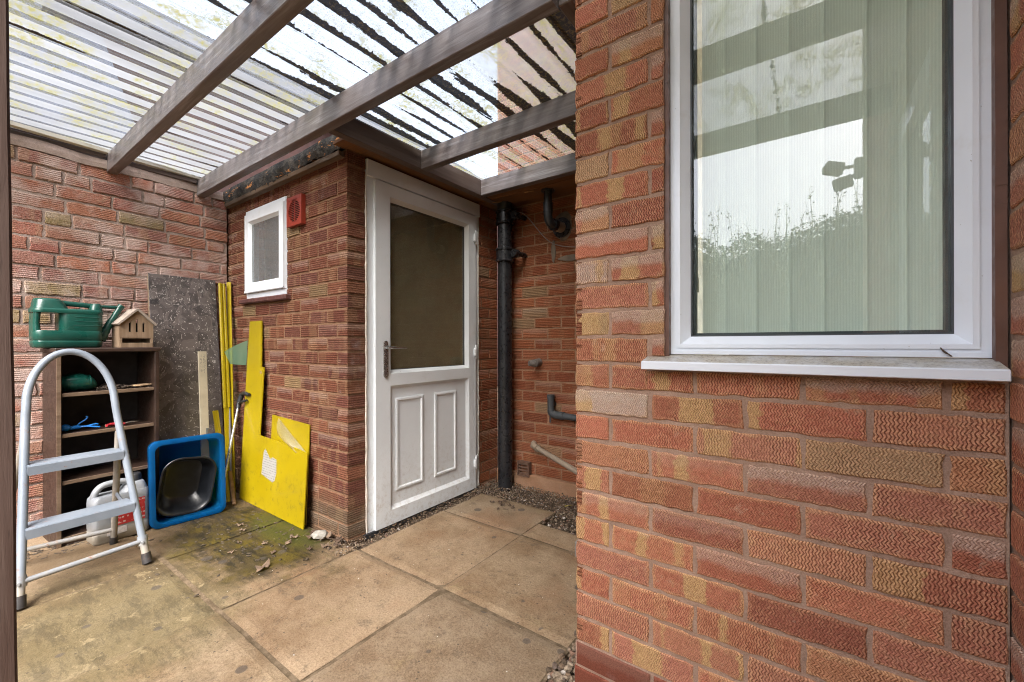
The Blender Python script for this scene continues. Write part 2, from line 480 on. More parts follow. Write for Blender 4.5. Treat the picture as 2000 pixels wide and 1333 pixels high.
def timber(name, c1, c2, axis, rough=.5, scuff=(.22,.21,.21), sc_amt=.3, spec=.4):
    t = NT(name); p = t.pos()
    s = {'x': (1.2, 22, 22), 'y': (22, 1.2, 22), 'z': (22, 22, 1.2)}[axis]
    q = t.map(p, s)
    n = t.noise(1.6, 5, .65, q, .6)
    c = t.mix(t.rng(n, .32, .7), c1, c2)
    q2 = t.map(p, tuple(x*2.2 for x in s))
    c = t.mix(t.math('MULTIPLY', t.rng(t.noise(1.0, 4, .7, q2, .3), .50, .75), sc_amt), c, scuff)
    gr = t.rng(t.noise(1.3, 4, .75, t.map(p, tuple(x*3 for x in s)), .8), .62, .70)
    c = t.mix(t.math('MULTIPLY', gr, .55), c, (.02,.015,.013))
    c = t.mix(t.math('MULTIPLY', t.rng(t.noise(3.5, 5, .7, p), .62, .78), .5), c, (.035,.028,.024))
    return t.fin(c, t.rng(n, .3, .7, rough-.1, rough+.15), t.bump(t.noise(2, 5, .7, q2, .4), .35, .004), spec)
M_beam = timber('stained_beam', (.085,.066,.062), (.155,.138,.138), 'x', .38, (.30,.295,.31), .6, .5)
M_beamy = timber('stained_beam_along', (.085,.062,.055), (.12,.095,.086), 'y', .45)
M_post = timber('stained_post', (.060,.036,.028), (.085,.055,.045), 'z', .6, (.16,.12,.10), .25, .3)
M_soffit = timber('brown_soffit', (.13,.058,.024), (.20,.095,.04), 'x', .5, (.08,.04,.02), .4, .3)
M_shelfwood = timber('dark_oak', (.020,.011,.008), (.040,.022,.015), 'y', .45, (.085,.05,.032), .35)
M_shelfedge = timber('worn_oak_edge', (.085,.052,.032), (.16,.11,.07), 'y', .6, (.07,.045,.03), .4)
M_palewood = timber('pale_grey_wood', (.17,.115,.072), (.26,.185,.125), 'z', .7, (.20,.15,.11), .4, .2)
M_roofwood = timber('weathered_wood', (.24,.20,.17), (.33,.28,.24), 'y', .8, (.25,.2,.16), .4, .2)

def rot_mat():
    t = NT('rotten_felt'); p = t.pos()
    c = t.mix(t.rng(t.noise(14, 5, .7, p), .4, .65), (.008,.008,.008), (.05,.04,.032))
    c = t.mix(t.rng(t.noise(8.5, 5, .75, t.map(p, (1, 1, 2.2), (3.1, 0, 1.7))), .60, .64), c, (.42,.17,.05))
    return t.fin(c, .8, t.bump(t.noise(35, 5, .7, p), .9, .02), .4)
M_rot = rot_mat()

def glass_mat(name, ior=1.9, tint=(.93,.96,.95), rough=.0, dirt=.0, veil_col=(.5,.5,.45), haze=.0):
    t = NT(name); t.n.remove(t.b); p = t.obj()
    tr = t.node('ShaderNodeBsdfTransparent'); t.put(tr.inputs[0], tint)
    gl = t.node('ShaderNodeBsdfGlossy'); gl.inputs['Roughness'].default_value = rough
    t.put(gl.inputs[0], (.97,.98,1))
    wav = t.bump(t.noise(3, 1, .4, p), .004, .02); t.l.new(wav, gl.inputs['Normal'])
    lw = t.node('ShaderNodeLayerWeight'); lw.inputs['Blend'].default_value = .5
    f0 = ((ior-1)/(ior+1))**2
    fz = t.math('ADD', f0, t.math('MULTIPLY', t.math('POWER', lw.outputs['Facing'], 5.0), 1-f0))
    fz = t.math('MULTIPLY', fz, t.math('SUBTRACT', 1.0, t.node('ShaderNodeNewGeometry').outputs['Backfacing']))
    mx = t.node('ShaderNodeMixShader'); t.l.new(fz, mx.inputs[0])
    t.l.new(tr.outputs[0], mx.inputs[1]); t.l.new(gl.outputs[0], mx.inputs[2])
    last = mx.outputs[0]
    if dirt:
        df = t.node('ShaderNodeBsdfDiffuse'); t.put(df.inputs[0], veil_col)
        m2 = t.node('ShaderNodeMixShader')
        f = t.math('MULTIPLY', t.math('ADD', haze, t.math('MULTIPLY', t.rng(t.noise(4, 4, .6, t.map(p, (1, 1, .5))), .3, .8), 1-haze)), dirt)
        t.l.new(f, m2.inputs[0]); t.l.new(last, m2.inputs[1]); t.l.new(df.outputs[0], m2.inputs[2]); last = m2.outputs[0]
    t.l.new(last, t.out.inputs[0]); return t.m
M_glass = glass_mat('window_glass', 1.95, (.95,.985,.965), 0, .06)
M_glass_door = glass_mat('door_glass', 2.3, (.88,.88,.82), .015, .34, (.24,.21,.135), .75)  # olive dirt veil also stands in for reflected wall and interior brightness
M_glass_small = glass_mat('small_window_glass', 2.1, (.9,.92,.9), .0, .30, (.33,.345,.36), .7)

def sheet_mat():
    """clear corrugated plastic: sky highlights painted as pale bands on the crests, algae, droplets, black dirt lying in the valleys"""
    t = NT('corrugated_clear_plastic'); t.n.remove(t.b); p = t.pos(); x, y, z = t.sep(p)
    PIT = .0982
    tri = t.math('PINGPONG', t.math('ADD', x, 20*PIT+.02), PIT/2)      # 0 valley .. PIT/2 crest
    ph = t.math('DIVIDE', tri, PIT/2)
    sgn = t.math('FRACT', t.math('DIVIDE', t.math('ADD', x, 20*PIT+.02), PIT))   # one flank of the wave
    tr = t.node('ShaderNodeBsdfTransparent')
    # algae tint seen through the sheet
    al = t.rng(t.noise(6, 5, .75, t.map(p, (1, .6, 1))), .46, .62)
    al2 = t.rng(t.noise(60, 4, .7, p), .35, .65)
    alg = t.math('MULTIPLY', t.math('MAXIMUM', al, t.math('MULTIPLY', t.rng(y, 1.1, 1.9), t.rng(x, -1.5, -1.0))), al2)
    drop = t.vor(150, p).outputs['Distance']
    dm = t.rng(drop, .12, .24, 1, 0)
    grain = t.rng(t.noise(240, 3, .7, p), .4, .7)
    tint = t.mix(alg, (.93,.95,.96), (.34,.31,.09))
    tint = t.mix(t.math('MULTIPLY', grain, .55), tint, (.22,.225,.20))
    d3 = t.vor(95, p); dsz = t.rng(t.sep(d3.outputs['Color'])[0], .45, 1, 0, .30, False)
    dring = t.rng(t.math('SUBTRACT', d3.outputs['Distance'], dsz), -.10, .0, 0, 1)
    dark_d = t.math('MULTIPLY', t.math('MULTIPLY', t.rng(t.math('SUBTRACT', d3.outputs['Distance'], dsz), .0, .05, 1, 0), dring), t.rng(dsz, .02, .05))
    tint = t.mix(t.math('MULTIPLY', dark_d, .85), tint, (.08,.085,.09))
    t.put(tr.inputs[0], tint)
    tl = t.node('ShaderNodeBsdfTranslucent'); t.put(tl.inputs[0], t.mix(alg, (.25,.26,.27), (.20,.19,.07)))
    df = t.node('ShaderNodeBsdfDiffuse'); t.put(df.inputs[0], (.6,.62,.6))
    gl = t.node('ShaderNodeBsdfGlossy'); gl.inputs['Roughness'].default_value = .12
    film = t.node('ShaderNodeMixShader'); film.inputs[0].default_value = .16
    t.l.new(tl.outputs[0], film.inputs[1]); t.l.new(df.outputs[0], film.inputs[2])
    cw = t.math('COSINE', t.math('MULTIPLY', t.math('SUBTRACT', sgn, .26), 2*PI))
    crest = t.rng(cw, .28, .55)  # white crest band paints in sky glints refracted by the ridges
    crest = t.math('MULTIPLY', crest, t.rng(x, -2.3, -1.5, 1.0, .42))
    f = t.math('ADD', .11, t.math('MULTIPLY', crest, t.rng(t.noise(2.2, 4, .6, t.map(p, (2.5,.5,1))), .3, .7, .55, .9)))
    f = t.math('ADD', f, t.math('MULTIPLY', alg, t.rng(y, 1.0, 1.8, .26, .45)))
    f = t.math('ADD', f, t.math('MULTIPLY', dm, .035), clamp=True)
    f = t.math('MAXIMUM', f, t.math('MULTIPLY', t.rng(x, -.66, -.55), t.math('ADD', .55, t.math('MULTIPLY', alg, .2))))
    f = t.math('MAXIMUM', f, t.math('MULTIPLY', t.math('MULTIPLY', t.rng(x, -1.35, -1.0), t.rng(y, 1.0, 1.25)), t.math('ADD', .62, t.math('MULTIPLY', alg, .33))))
    a = t.node('ShaderNodeMixShader'); t.l.new(f, a.inputs[0]); t.l.new(tr.outputs[0], a.inputs[1]); t.l.new(film.outputs[0], a.inputs[2])
    lw = t.node('ShaderNodeLayerWeight'); lw.inputs['Blend'].default_value = .5
    fz = t.math('ADD', .04, t.math('MULTIPLY', t.math('POWER', lw.outputs['Facing'], 5.0), .8))
    b = t.node('ShaderNodeMixShader'); t.l.new(fz, b.inputs[0]); t.l.new(a.outputs[0], b.inputs[1]); t.l.new(gl.outputs[0], b.inputs[2])
    # dirt: heavier over the alley side (higher x, y), thin lines at the side laps
    q = t.map(p, (5.5, 1.1, 1))
    rag = t.math('ADD', t.noise(1.0, 2, .5, q), t.math('MULTIPLY', t.noise(42, 5, .75, p), .20))
    amt = t.math('ADD', t.rng(x, -2.6, -1.0, -.16, .13, False), t.rng(y, .1, 1.5, -.13, .12, False))
    width = t.math('ADD', t.math('MULTIPLY', t.math('SUBTRACT', rag, .605), 1.8), amt)              # how far up the flank
    width = t.math('SUBTRACT', t.math('MULTIPLY', width, 1.5), t.rng(x, -.62, -.45, 0, 1))
    hgt = t.math('ABSOLUTE', t.math('SUBTRACT', sgn, .98))
    hgt = t.math('MINIMUM', hgt, t.math('MULTIPLY', t.math('FRACT', t.math('ADD', sgn, .02)), 2.0))
    dirt = t.rng(t.math('SUBTRACT', width, hgt), .0, .03)
    lap = t.math('PINGPONG', t.math('ADD', x, 2.507+6*.595), .2975)
    lapw = t.math('MULTIPLY', t.rng(t.noise(30, 4, .7, p), .38, .62), .014)
    dirt = t.math('MAXIMUM', dirt, t.rng(t.math('SUBTRACT', lapw, lap), .0, .003))
    dd = t.node('ShaderNodeBsdfDiffuse')
    t.put(dd.inputs[0], t.mix(t.rng(t.noise(75, 4, .7, p), .48, .66), (.040,.034,.031), (.17,.125,.045)))
    e = t.node('ShaderNodeMixShader'); t.l.new(t.math('MULTIPLY', dirt, .97), e.inputs[0]); t.l.new(b.outputs[0], e.inputs[1]); t.l.new(dd.outputs[0], e.inputs[2])
    bmp = t.bump(t.noise(170, 3, .6, p), .25, .003); t.l.new(bmp, gl.inputs['Normal'])
    t.l.new(e.outputs[0], t.out.inputs[0]); return t.m
M_sheet = sheet_mat()

def slab_mat():
    t = NT('riven_slab'); p = t.pos(); x, y, z = t.sep(p)
    col = t.attr('bcol')
    n1 = t.noise(3.2, 6, .68, p)
    c = t.mix(t.rng(n1, .36, .64), t.mix(1.0, col, (.66,.59,.52), 'MULTIPLY'), col)
    c = t.mix(t.math('MULTIPLY', t.rng(t.noise(2.1, 4, .6, t.map(p, (1,1,1), (7,3,0))), .50, .72), .5), c, (.25,.135,.070))
    c = t.mix(t.math('MULTIPLY', t.rng(t.noise(5.5, 6, .72, t.map(p, (1,1,1), (1,9,0))), .55, .70), .45), c, (.27,.205,.11))
    c = t.mix(t.math('MULTIPLY', t.rng(t.noise(11, 6, .78, p), .54, .66), .55), c, (.10,.072,.046))
    c = t.mix(t.rng(t.noise(150, 5, .85, p), .42, .64, .0, .72), c, t.mix(1.0, c, (.45,.40,.36), 'MULTIPLY'))
    c = t.mix(t.rng(t.noise(85, 4, .8, t.map(p, (1,1,1), (2,5,1))), .56, .68, .0, .35), c, (.36,.28,.19))
    # damp, algae-stained corner by the outhouse and in front of the shelves
    def blob(cx, cy, rx, ry):
        dx = t.math('DIVIDE', t.math('SUBTRACT', x, cx), rx); dy = t.math('DIVIDE', t.math('SUBTRACT', y, cy), ry)
        d = t.math('ADD', t.math('MULTIPLY', dx, dx), t.math('MULTIPLY', dy, dy))
        return t.rng(t.math('ADD', d, t.math('MULTIPLY', t.math('SUBTRACT', t.noise(4.5, 5, .7, p), .5), 1.7)), .25, 1.15, 1, 0)
    w1 = blob(-2.45, .99, .74, .36); w2 = blob(-2.15, .42, .62, .42); w3 = blob(-2.75, .62, .5, .5); w4 = blob(-2.36, 1.14, .36, .12)
    c = t.mix(t.math('MULTIPLY', w2, .7), c, (.085,.070,.030))
    c = t.mix(t.math('MULTIPLY', w3, .6), c, (.075,.050,.025))
    c = t.mix(t.math('MULTIPLY', w1, .92), c, (.036,.027,.010))
    c = t.mix(t.math('MULTIPLY', t.math('MULTIPLY', w1, t.rng(t.noise(6.5, 5, .7, p), .45, .62)), .7), c, (.085,.062,.007))
    c = t.mix(t.math('MULTIPLY', t.math('MULTIPLY', t.math('MAXIMUM', w1, t.math('MULTIPLY', w2, .42)), t.rng(t.noise(8, 6, .78, t.map(p, (.7,2.2,1))), .46, .60)), .92), c, (.014,.012,.008))
    c = t.mix(t.math('MULTIPLY', w4, .6), c, (.05,.058,.010))
    pale = t.math('MULTIPLY', w2, t.rng(t.noise(8, 6, .82, t.map(p, (1,1,1), (4,4,0))), .56, .63))
    c = t.mix(t.math('MULTIPLY', pale, .6), c, (.25,.195,.11))
    # round lichen spots
    v = t.vor(9, p); d = t.math('ADD', v.outputs['Distance'], t.math('MULTIPLY', t.noise(60, 4, .7, p), .05))
    rr = t.sep(v.outputs['Color'])
    rad = t.math('MULTIPLY', t.rng(rr[0], .50, 1.0, 0, 1, False), .20)
    sp = t.rng(t.math('SUBTRACT', d, rad), .02, .06, 1, 0)
    c = t.mix(t.math('MULTIPLY', sp, .72), c, (.06,.050,.042))
    v2 = t.vor(38, p); sp2 = t.math('MULTIPLY', t.rng(v2.outputs['Distance'], .10, .16, 1, 0), t.rng(t.sep(v2.outputs['Color'])[1], .72, .78))
    c = t.mix(t.math('MULTIPLY', sp2, .75), c, (.04,.03,.024))
    h = t.math('ADD', t.math('MULTIPLY', t.noise(9, 6, .7, p, .5), 2.0), t.math('MULTIPLY', t.noise(130, 4, .7, p), .35))
    rough = t.math('SUBTRACT', .78, t.math('MULTIPLY', w1, .25))
    return t.fin(c, rough, t.bump(h, .45, .008), .3)
M_slab = slab_mat()

def soil_mat():
    t = NT('damp_grit'); p = t.pos()
    c = t.mix(t.rng(t.noise(55, 5, .7, p), .35, .68), (.045,.032,.022), (.15,.11,.075))
    return t.fin(c, .95, t.bump(t.noise(90, 5, .8, p), .8, .012), .2)
M_soil = soil_mat()
def stone_mat():
    t = NT('gravel_stone')
    r = t.node('ShaderNodeNewGeometry').outputs['Random Per Island']
    cr = t.node('ShaderNodeValToRGB'); t.l.new(r, cr.inputs[0])
    e = cr.color_ramp; e.interpolation = 'CONSTANT'
    e.elements[0].color = (.10,.07,.045,1); e.elements[1].position = .22; e.elements[1].color = (.18,.12,.075,1)
    for pos, cc in ((.45,(.25,.185,.125,1)), (.62,(.15,.11,.09,1)), (.78,(.31,.24,.17,1)), (.9,(.21,.12,.08,1)), (.965,(.46,.41,.36,1))):
        q = e.elements.new(pos); q.color = cc
    c = t.mix(t.rng(t.noise(60, 5, .75, t.pos()), .35, .65, 0, .75), cr.outputs[0], (.06,.042,.028))
    return t.fin(c, .8, t.bump(t.noise(300, 3, .6, t.pos()), .3, .003), .3)
M_stone = stone_mat()

# ================================================================== camera, sky, sun
cam = bpy.data.cameras.new('Camera'); co = bpy.data.objects.new('Camera', cam); COL.objects.link(co)
co.location = (0, 0, 1.02); co.rotation_euler = (PI/2, math.radians(.12), math.radians(35.57))
cam.sensor_width = 36; cam.lens = 818/2000*36; cam.shift_y = 4.5/2000
cam.clip_start = .02; cam.clip_end = 500
SC.camera = co
SUN_EL, SUN_AZ = 50, 152     # degrees, azimuth clockwise from +Y
w = bpy.data.worlds.new('World'); SC.world = w; w.use_nodes = True
wn = w.node_tree.nodes; wl = w.node_tree.links
sky = wn.new('ShaderNodeTexSky'); sky.sky_type = 'NISHITA'; sky.sun_disc = False
sky.sun_elevation = math.radians(SUN_EL); sky.sun_rotation = math.radians(SUN_AZ)
sky.air_density = 1.0; sky.dust_density = 5.0; sky.ozone_density = 1.0
hs = wn.new('ShaderNodeHueSaturation'); hs.inputs['Saturation'].default_value = .55
wl.new(sky.outputs[0], hs.inputs['Color']); wl.new(hs.outputs[0], wn['Background'].inputs[0])
wn['Background'].inputs[1].default_value = .15
sd = bpy.data.lights.new('Sun', 'SUN'); sd.energy = .6; sd.angle = math.radians(32); sd.color = (1, .99, .975)
so = bpy.data.objects.new('Sun', sd); COL.objects.link(so)
az, el = math.radians(SUN_AZ), math.radians(SUN_EL)
sv = Vector((math.sin(az)*math.cos(el), math.cos(az)*math.cos(el), math.sin(el)))
so.rotation_euler = sv.to_track_quat('Z', 'Y').to_euler(); so.location = sv*20
SC.view_settings.view_transform = 'Standard'; SC.view_settings.look = 'None'
SC.view_settings.exposure = 2.5; SC.view_settings.gamma = 1
SC.cycles.max_bounces = 10; SC.cycles.diffuse_bounces = 5; SC.cycles.glossy_bounces = 4
SC.cycles.transparent_max_bounces = 24; SC.cycles.caustics_reflective = False; SC.cycles.caustics_refractive = False
SC.cycles.sample_clamp_indirect = 8; SC.cycles.use_denoising = True; SC.cycles.denoising_prefilter = 'NONE'; SC.cycles.denoising_input_passes = 'RGB_ALBEDO_NORMAL'; SC.cycles.filter_width = 1.05; SC.cycles.adaptive_threshold = .006

# ================================================================== ground
def ground_mat():
    t = NT('lawn_ground'); p = t.pos()
    c = t.mix(t.rng(t.noise(1.2, 6, .7, p), .35, .65), (.05,.075,.02), (.10,.12,.04))
    x, y, z = t.sep(p)
    near = t.rng(y, -2.6, -2.4)
    c = t.mix(near, c, t.mix(t.rng(t.noise(70, 5, .7, p), .35, .68), (.05,.036,.024), (.14,.10,.07)))
    return t.fin(c, .95, t.bump(t.noise(90, 4, .7, p), .6, .01), .2)
mb = MB(); mb.grid(lambda a, b: Vector((-70+140*a, -70+140*b, -.04)), 20, 20)
tag(mb.build('ground', ground_mat()), kind='structure')

rs = random.Random(3)
mb = MB(); mb.rich = True
xs = [-3.385, -3.09, -2.49, -1.85, -1.262, -.665]
ys = [-2.35, -1.75, -1.15, -.55, .05, .652, 1.25, 1.843, 2.22]
def slab(x0, x1, y0, y1, gx0=.005, gx1=.005, gy0=.005, gy1=.005):
    x0 += gx0; x1 -= gx1; y0 += gy0; y1 -= gy1
    base = rs.choice([(.305,.225,.142), (.285,.208,.132), (.315,.236,.150), (.275,.208,.138)])
    k = rs.uniform(.92, 1.08); base = tuple(q*k for q in base)
    tx, ty, tz = rs.uniform(-.003,.003), rs.uniform(-.003,.003), rs.uniform(-.0015,.0015)
    sx, sy = rs.uniform(0, 50), rs.uniform(0, 50)
    nu, nv = max(4, int((x1-x0)/.03)), max(4, int((y1-y0)/.03)); cx, cy = (x0+x1)/2, (y0+y1)/2
    n0 = len(mb.f)
    def fn(a, b):
        x = x0+(x1-x0)*a; y = y0+(y1-y0)*b
        e = min(a*(x1-x0), (1-a)*(x1-x0), b*(y1-y0), (1-b)*(y1-y0))
        h = mnoise.noise((x*3+sx, y*3+sy, 0))*.0022+mnoise.noise((x*11+sx, y*11+sy, 3))*.0011
        z = tz+tx*(x-cx)/.3+ty*(y-cy)/.3+h-(.006 if e < 1e-6 else 0)
        wob = .0025 if e < 1e-6 else 0
        return Vector((x+wob*mnoise.noise((x*20, y*20, 5)), y+wob*mnoise.noise((x*20, y*20, 9)), z))
    mb.grid(fn, nu, nv)
    for f in mb.f[n0:]: mb.uv.append([(0,0)]*len(f)); mb.col.append(base); mb.rnd.append((0,0,0))
    rich_box(mb, x0+.002, x1-.002, y0+.002, y1-.002, -.038, -.0095, 0)
    for i in range(6): mb.col[-1-i] = base
for i in range(len(xs)-1):
    for j in range(len(ys)-1):
        x0, x1, y0, y1 = xs[i], xs[i+1], ys[j], ys[j+1]
        if y0 >= 1.25 and x1 <= -1.84: continue
        if i == 4 and j == 7: y1 = 2.02
        if i == 4 and j == 7: continue
        if i == 3 and y0 >= 1.25: x0 = -1.842
        if i == 2 and j == 5: y1 = 1.245
        if y1 <= .66 and i == 4 and False: continue
        g = .011 if (j == 4 or j == 5) else .005
        slab(x0, x1, y0, y1, .005, .005 if i != 2 else .005, .009 if j == 5 else .005, .009 if j == 4 else .005)
slab(-1.262, -.665, 1.843, 2.02)
for j in range(5): slab(-.665, -.07, ys[j]+(-.15 if j > 3 else 0), ys[j+1]-.15)
for j in range(5): slab(-.07, .28, ys[j]+(-.15 if j > 3 else 0), ys[j+1]-.15)
tag(mb.build('patio', M_slab), kind='structure')
# joint sand between the slabs
mb = MB()
for (x0, x1, y0, y1) in ((-3.385, -.66, -2.35, 1.25), (-1.84, -1.262, 1.25, 2.21), (-1.262, -.66, 1.25, 2.015), (-.66, .285, -2.35, .60)):
    mb.box(x0, x1, y0, y1, -.03, -.0085)
def sand_mat():
    t = NT('joint_sand'); p = t.pos()
    c = t.mix(t.rng(t.noise(28, 5, .7, p), .35, .65), (.085,.060,.035), (.17,.125,.08))
    return t.fin(c, .95, t.bump(t.noise(200, 4, .7, p), .5, .004), .2)
tag(mb.build('path_joints', sand_mat()), kind='structure')

# gravel strips (nobody could count these stones)
ICO = [(0,0,1),(.894,0,.447),(.276,.851,.447),(-.724,.526,.447),(-.724,-.526,.447),(.276,-.851,.447),
       (.724,.526,-.447),(-.276,.851,-.447),(-.894,0,-.447),(-.276,-.851,-.447),(.724,-.526,-.447),(0,0,-1)]
ICF = [(0,1,2),(0,2,3),(0,3,4),(0,4,5),(0,5,1),(1,6,2),(2,7,3),(3,8,4),(4,9,5),(5,10,1),
       (2,6,7),(3,7,8),(4,8,9),(5,9,10),(1,10,6),(11,7,6),(11,8,7),(11,9,8),(11,10,9),(11,6,10)]
def stones(mb, n, x0, x1, y0, y1, s0, s1, z0=-.022, z1=-.004, avoid=None):
    for _ in range(n):
        x, y = rs.uniform(x0, x1), rs.uniform(y0, y1)
        if avoid and avoid(x, y): continue
        s = rs.uniform(s0, s1)*rs.choice((.7, 1, 1, 1.2)); a = rs.uniform(0, 6.3)
        R = Matrix.Rotation(a, 3, 'Z') @ Matrix.Rotation(rs.uniform(-.5,.5), 3, 'X')
        sc = Vector((rs.uniform(.8,1.3), rs.uniform(.65,1), rs.uniform(.45,.75)))*s
        c = Vector((x, y, rs.uniform(z0, z1)))
        mb.add([c + R @ Vector((p[0]*sc.x*rs.uniform(.85,1.15), p[1]*sc.y*rs.uniform(.85,1.15), p[2]*sc.z)) for p in ICO], ICF)
mb = MB()
stones(mb, 900, -1.955, -1.835, 1.20, 2.30, .003, .006, -.024, -.008)
stones(mb, 330, -2.02, -1.85, 1.15, 1.29, .003, .006, -.012, .001)
stones(mb, 4200, -1.95, -.575, 2.21, 2.54, .003, .007, -.022, .001)
stones(mb, 900, -1.26, -.575, 2.0, 2.3, .004, .009, -.02, .002)
stones(mb, 1300, -.672, -.572, .45, 2.1, .007, .014, -.022, .0)
stones(mb, 160, -3.37, -3.08, .1, 1.2, .003, .006, -.008, -.001)
tag(mb.build('gravel', M_stone, smooth=None), kind='stuff')

# ================================================================== the house (front wall, side wall, return wall, back wall)
house = thing('brick_house', 'two storey brick house with white framed window, walls meeting around the covered passage', 'house', (-.14, 1.6, 0))
HX = -.569; RX = .287; FY = 1.12; BY = 2.54
def lerp(a, b, t): return tuple(x+(y-x)*t for x, y in zip(a, b))
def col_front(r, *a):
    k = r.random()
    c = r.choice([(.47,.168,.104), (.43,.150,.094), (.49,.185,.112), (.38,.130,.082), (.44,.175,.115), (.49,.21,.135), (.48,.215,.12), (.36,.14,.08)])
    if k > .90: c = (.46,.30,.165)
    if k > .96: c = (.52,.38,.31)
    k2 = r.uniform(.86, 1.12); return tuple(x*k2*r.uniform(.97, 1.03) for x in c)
rb = random.Random(11)
WIN = (-.3135, .283, .958, 2.30)
mb = MB()
brickwork(mb, (0, FY, 0), (1,0,0), (0,-1,0), HX, RX-.004, .142, 5.0, 1.038, .0750,
          lambda k: (HX+.107 if k % 2 == 0 else HX-.005), .2235,
          [WIN, (-.36, .287, .945, .985)], col_front, rb, gap=.0103, recess=.004, deep=None, jit=.0024, thick=.02, wob=.001)
rich_box(mb, HX+.003, WIN[0], FY+.0042, FY+.10, 0, 5.0)
rich_box(mb, WIN[0], RX, FY+.0042, FY+.10, 0, .958)
rich_box(mb, WIN[0], RX, FY+.0042, FY+.10, 2.30, 5.0)
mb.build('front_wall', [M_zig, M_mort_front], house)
# smooth red plinth bricks at the foot
mb = MB()
brickwork(mb, (0, FY-.004, 0), (1,0,0), (0,-1,0), HX-.004, RX-.004, -.03, .138, .143, .073, lambda k: HX-.002+(0 if k % 2 else .11), .225, [],
          lambda r, *a: (lambda q: (.19*q,.058*q,.034*q))(r.uniform(.85,1.1)), rb, gap=.008, jit=.0006)
rich_box(mb, HX-.002, RX-.004, FY, FY+.004, -.035, .139)
mb.build('plinth', [M_red, M_mort_front], house)
# side wall of the passage (seen only in the door glass)
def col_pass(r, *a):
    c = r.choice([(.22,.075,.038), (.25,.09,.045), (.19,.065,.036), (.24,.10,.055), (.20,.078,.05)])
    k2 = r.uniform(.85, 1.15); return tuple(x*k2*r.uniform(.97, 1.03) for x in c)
mb = MB()
brickwork(mb, (HX, 0, 0), (0,1,0), (-1,0,0), FY+.001, BY, -.03, 5.0, 1.038, .075, lambda k: FY+(.107 if k % 2 else -.005), .2235, [], col_pass, rb, recess=.004)
rich_box(mb, HX+.0042, HX+.1, FY+.101, BY+.1, -.04, 5.0)
mb.build('passage_wall', [M_back, M_mort_front], house)
mb = MB()
DOORR = (-.16, .62, -.05, 2.0)
brickwork(mb, (RX, 0, 0), (0,-1,0), (-1,0,0), -FY, 1.38, -.03, 5.0, 1.028, .075, lambda k: -FY+(.09 if k % 2 else -.02), .2235,
          [(-.62, .16, -.05, 2.0)], col_front, rb, recess=.004, jit=.0018)
rich_box(mb, RX+.0042, RX+.3, -1.375, -.16, -.04, 5.0)
rich_box(mb, RX+.0042, RX+.3, .62, FY+.1, -.04, 5.0)
rich_box(mb, RX+.0042, RX+.3, -.16, .62, 2.0, 5.0)
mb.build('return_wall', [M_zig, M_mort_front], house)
# back wall of the passage
def col_back(r, *a):
    c = r.choice([(.29,.088,.038), (.32,.102,.045), (.26,.075,.034), (.30,.107,.053), (.33,.115,.055)])
    if r.random() > .93: c = (.30,.19,.11)
    k2 = r.uniform(.85, 1.15); return tuple(x*k2*r.uniform(.97, 1.03) for x in c)
mb = MB()
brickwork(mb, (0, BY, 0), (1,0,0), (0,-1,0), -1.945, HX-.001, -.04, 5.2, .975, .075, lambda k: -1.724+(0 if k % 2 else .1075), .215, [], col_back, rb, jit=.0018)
rich_box(mb, -1.951, HX+.1, BY+.0042, BY+.12, -.04, 5.2)
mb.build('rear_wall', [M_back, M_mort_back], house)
mb = MB(); mb.box(-1.944, HX-.001, BY-.028, BY-.0002, -.04, .075, .004)
mb.build('footing_step', M_mort_back, house)
# patch of newer mortar round the waste pipe and in the wall
def blobplate(mb, cx, cz, rx, rz, y0, y1, seed, n=22):
    L0 = []; L1 = []
    for k in range(n):
        a = 2*PI*k/n; f = 1+.22*mnoise.noise((math.cos(a)*1.5+seed, math.sin(a)*1.5, seed))
        L0.append(Vector((cx+rx*f*math.cos(a), y1, cz+rz*f*math.sin(a))))
        L1.append(Vector((cx+rx*f*.95*math.cos(a), y0, cz+rz*f*.95*math.sin(a))))
    mb.loft([L0, L1])
mb = MB()
blobplate(mb, -1.385, 1.825, .082, .094, BY-.0035, BY+.003, 4)
blobplate(mb, -1.30, 1.60, .12, .022, BY-.003, BY+.003, 9); blobplate(mb, -1.46, 1.66, .018, .08, BY-.003, BY+.003, 2)
blobplate(mb, -1.22, 1.64, .012, .06, BY-.003, BY+.003, 12)
mb.build('mortar_patch', M_cement, house)

# the big window
WY = 1.148
def mitre_frame(mb, x0, x1, z0, z1, w, ya, yb, b=.0, wt=None):
    """flat frame ring in the XZ plane, front at ya, back at yb, mitred"""
    wt = wt or w
    o = [(x0,z0),(x1,z0),(x1,z1),(x0,z1)]; i = [(x0+w,z0+w),(x1-w,z0+w),(x1-w,z1-wt),(x0+w,z1-wt)]
    for k in range(4):
        a, c = o[k], o[(k+1) % 4]; d, e = i[(k+1) % 4], i[k]
        V = [(p[0], ya, p[1]) for p in (a, c, d, e)] + [(p[0], yb, p[1]) for p in (a, c, d, e)]
        mb.add(V, [(0,1,2,3), (7,6,5,4), (0,4,5,1), (2,6,7,3), (1,5,6,2), (0,3,7,4)])
def bevel_frame(mb, x0, x1, z0, z1, w, ya, yb):
    """sloped bead: outer edge at ya, inner edge at yb"""
    o = [(x0,z0),(x1,z0),(x1,z1),(x0,z1)]; i = [(x0+w,z0+w),(x1-w,z0+w),(x1-w,z1-w),(x0+w,z1-w)]
    for k in range(4):
        a, c = o[k], o[(k+1) % 4]; d, e = i[(k+1) % 4], i[k]
        V = [(a[0],ya,a[1]),(c[0],ya,c[1]),(d[0],yb,d[1]),(e[0],yb,e[1]),(a[0],yb+.002,a[1]),(c[0],yb+.002,c[1])]
        mb.add(V, [(0,1,2,3),(5,4,3,2),(0,4,5,1),(1,5,2),(0,3,4)])
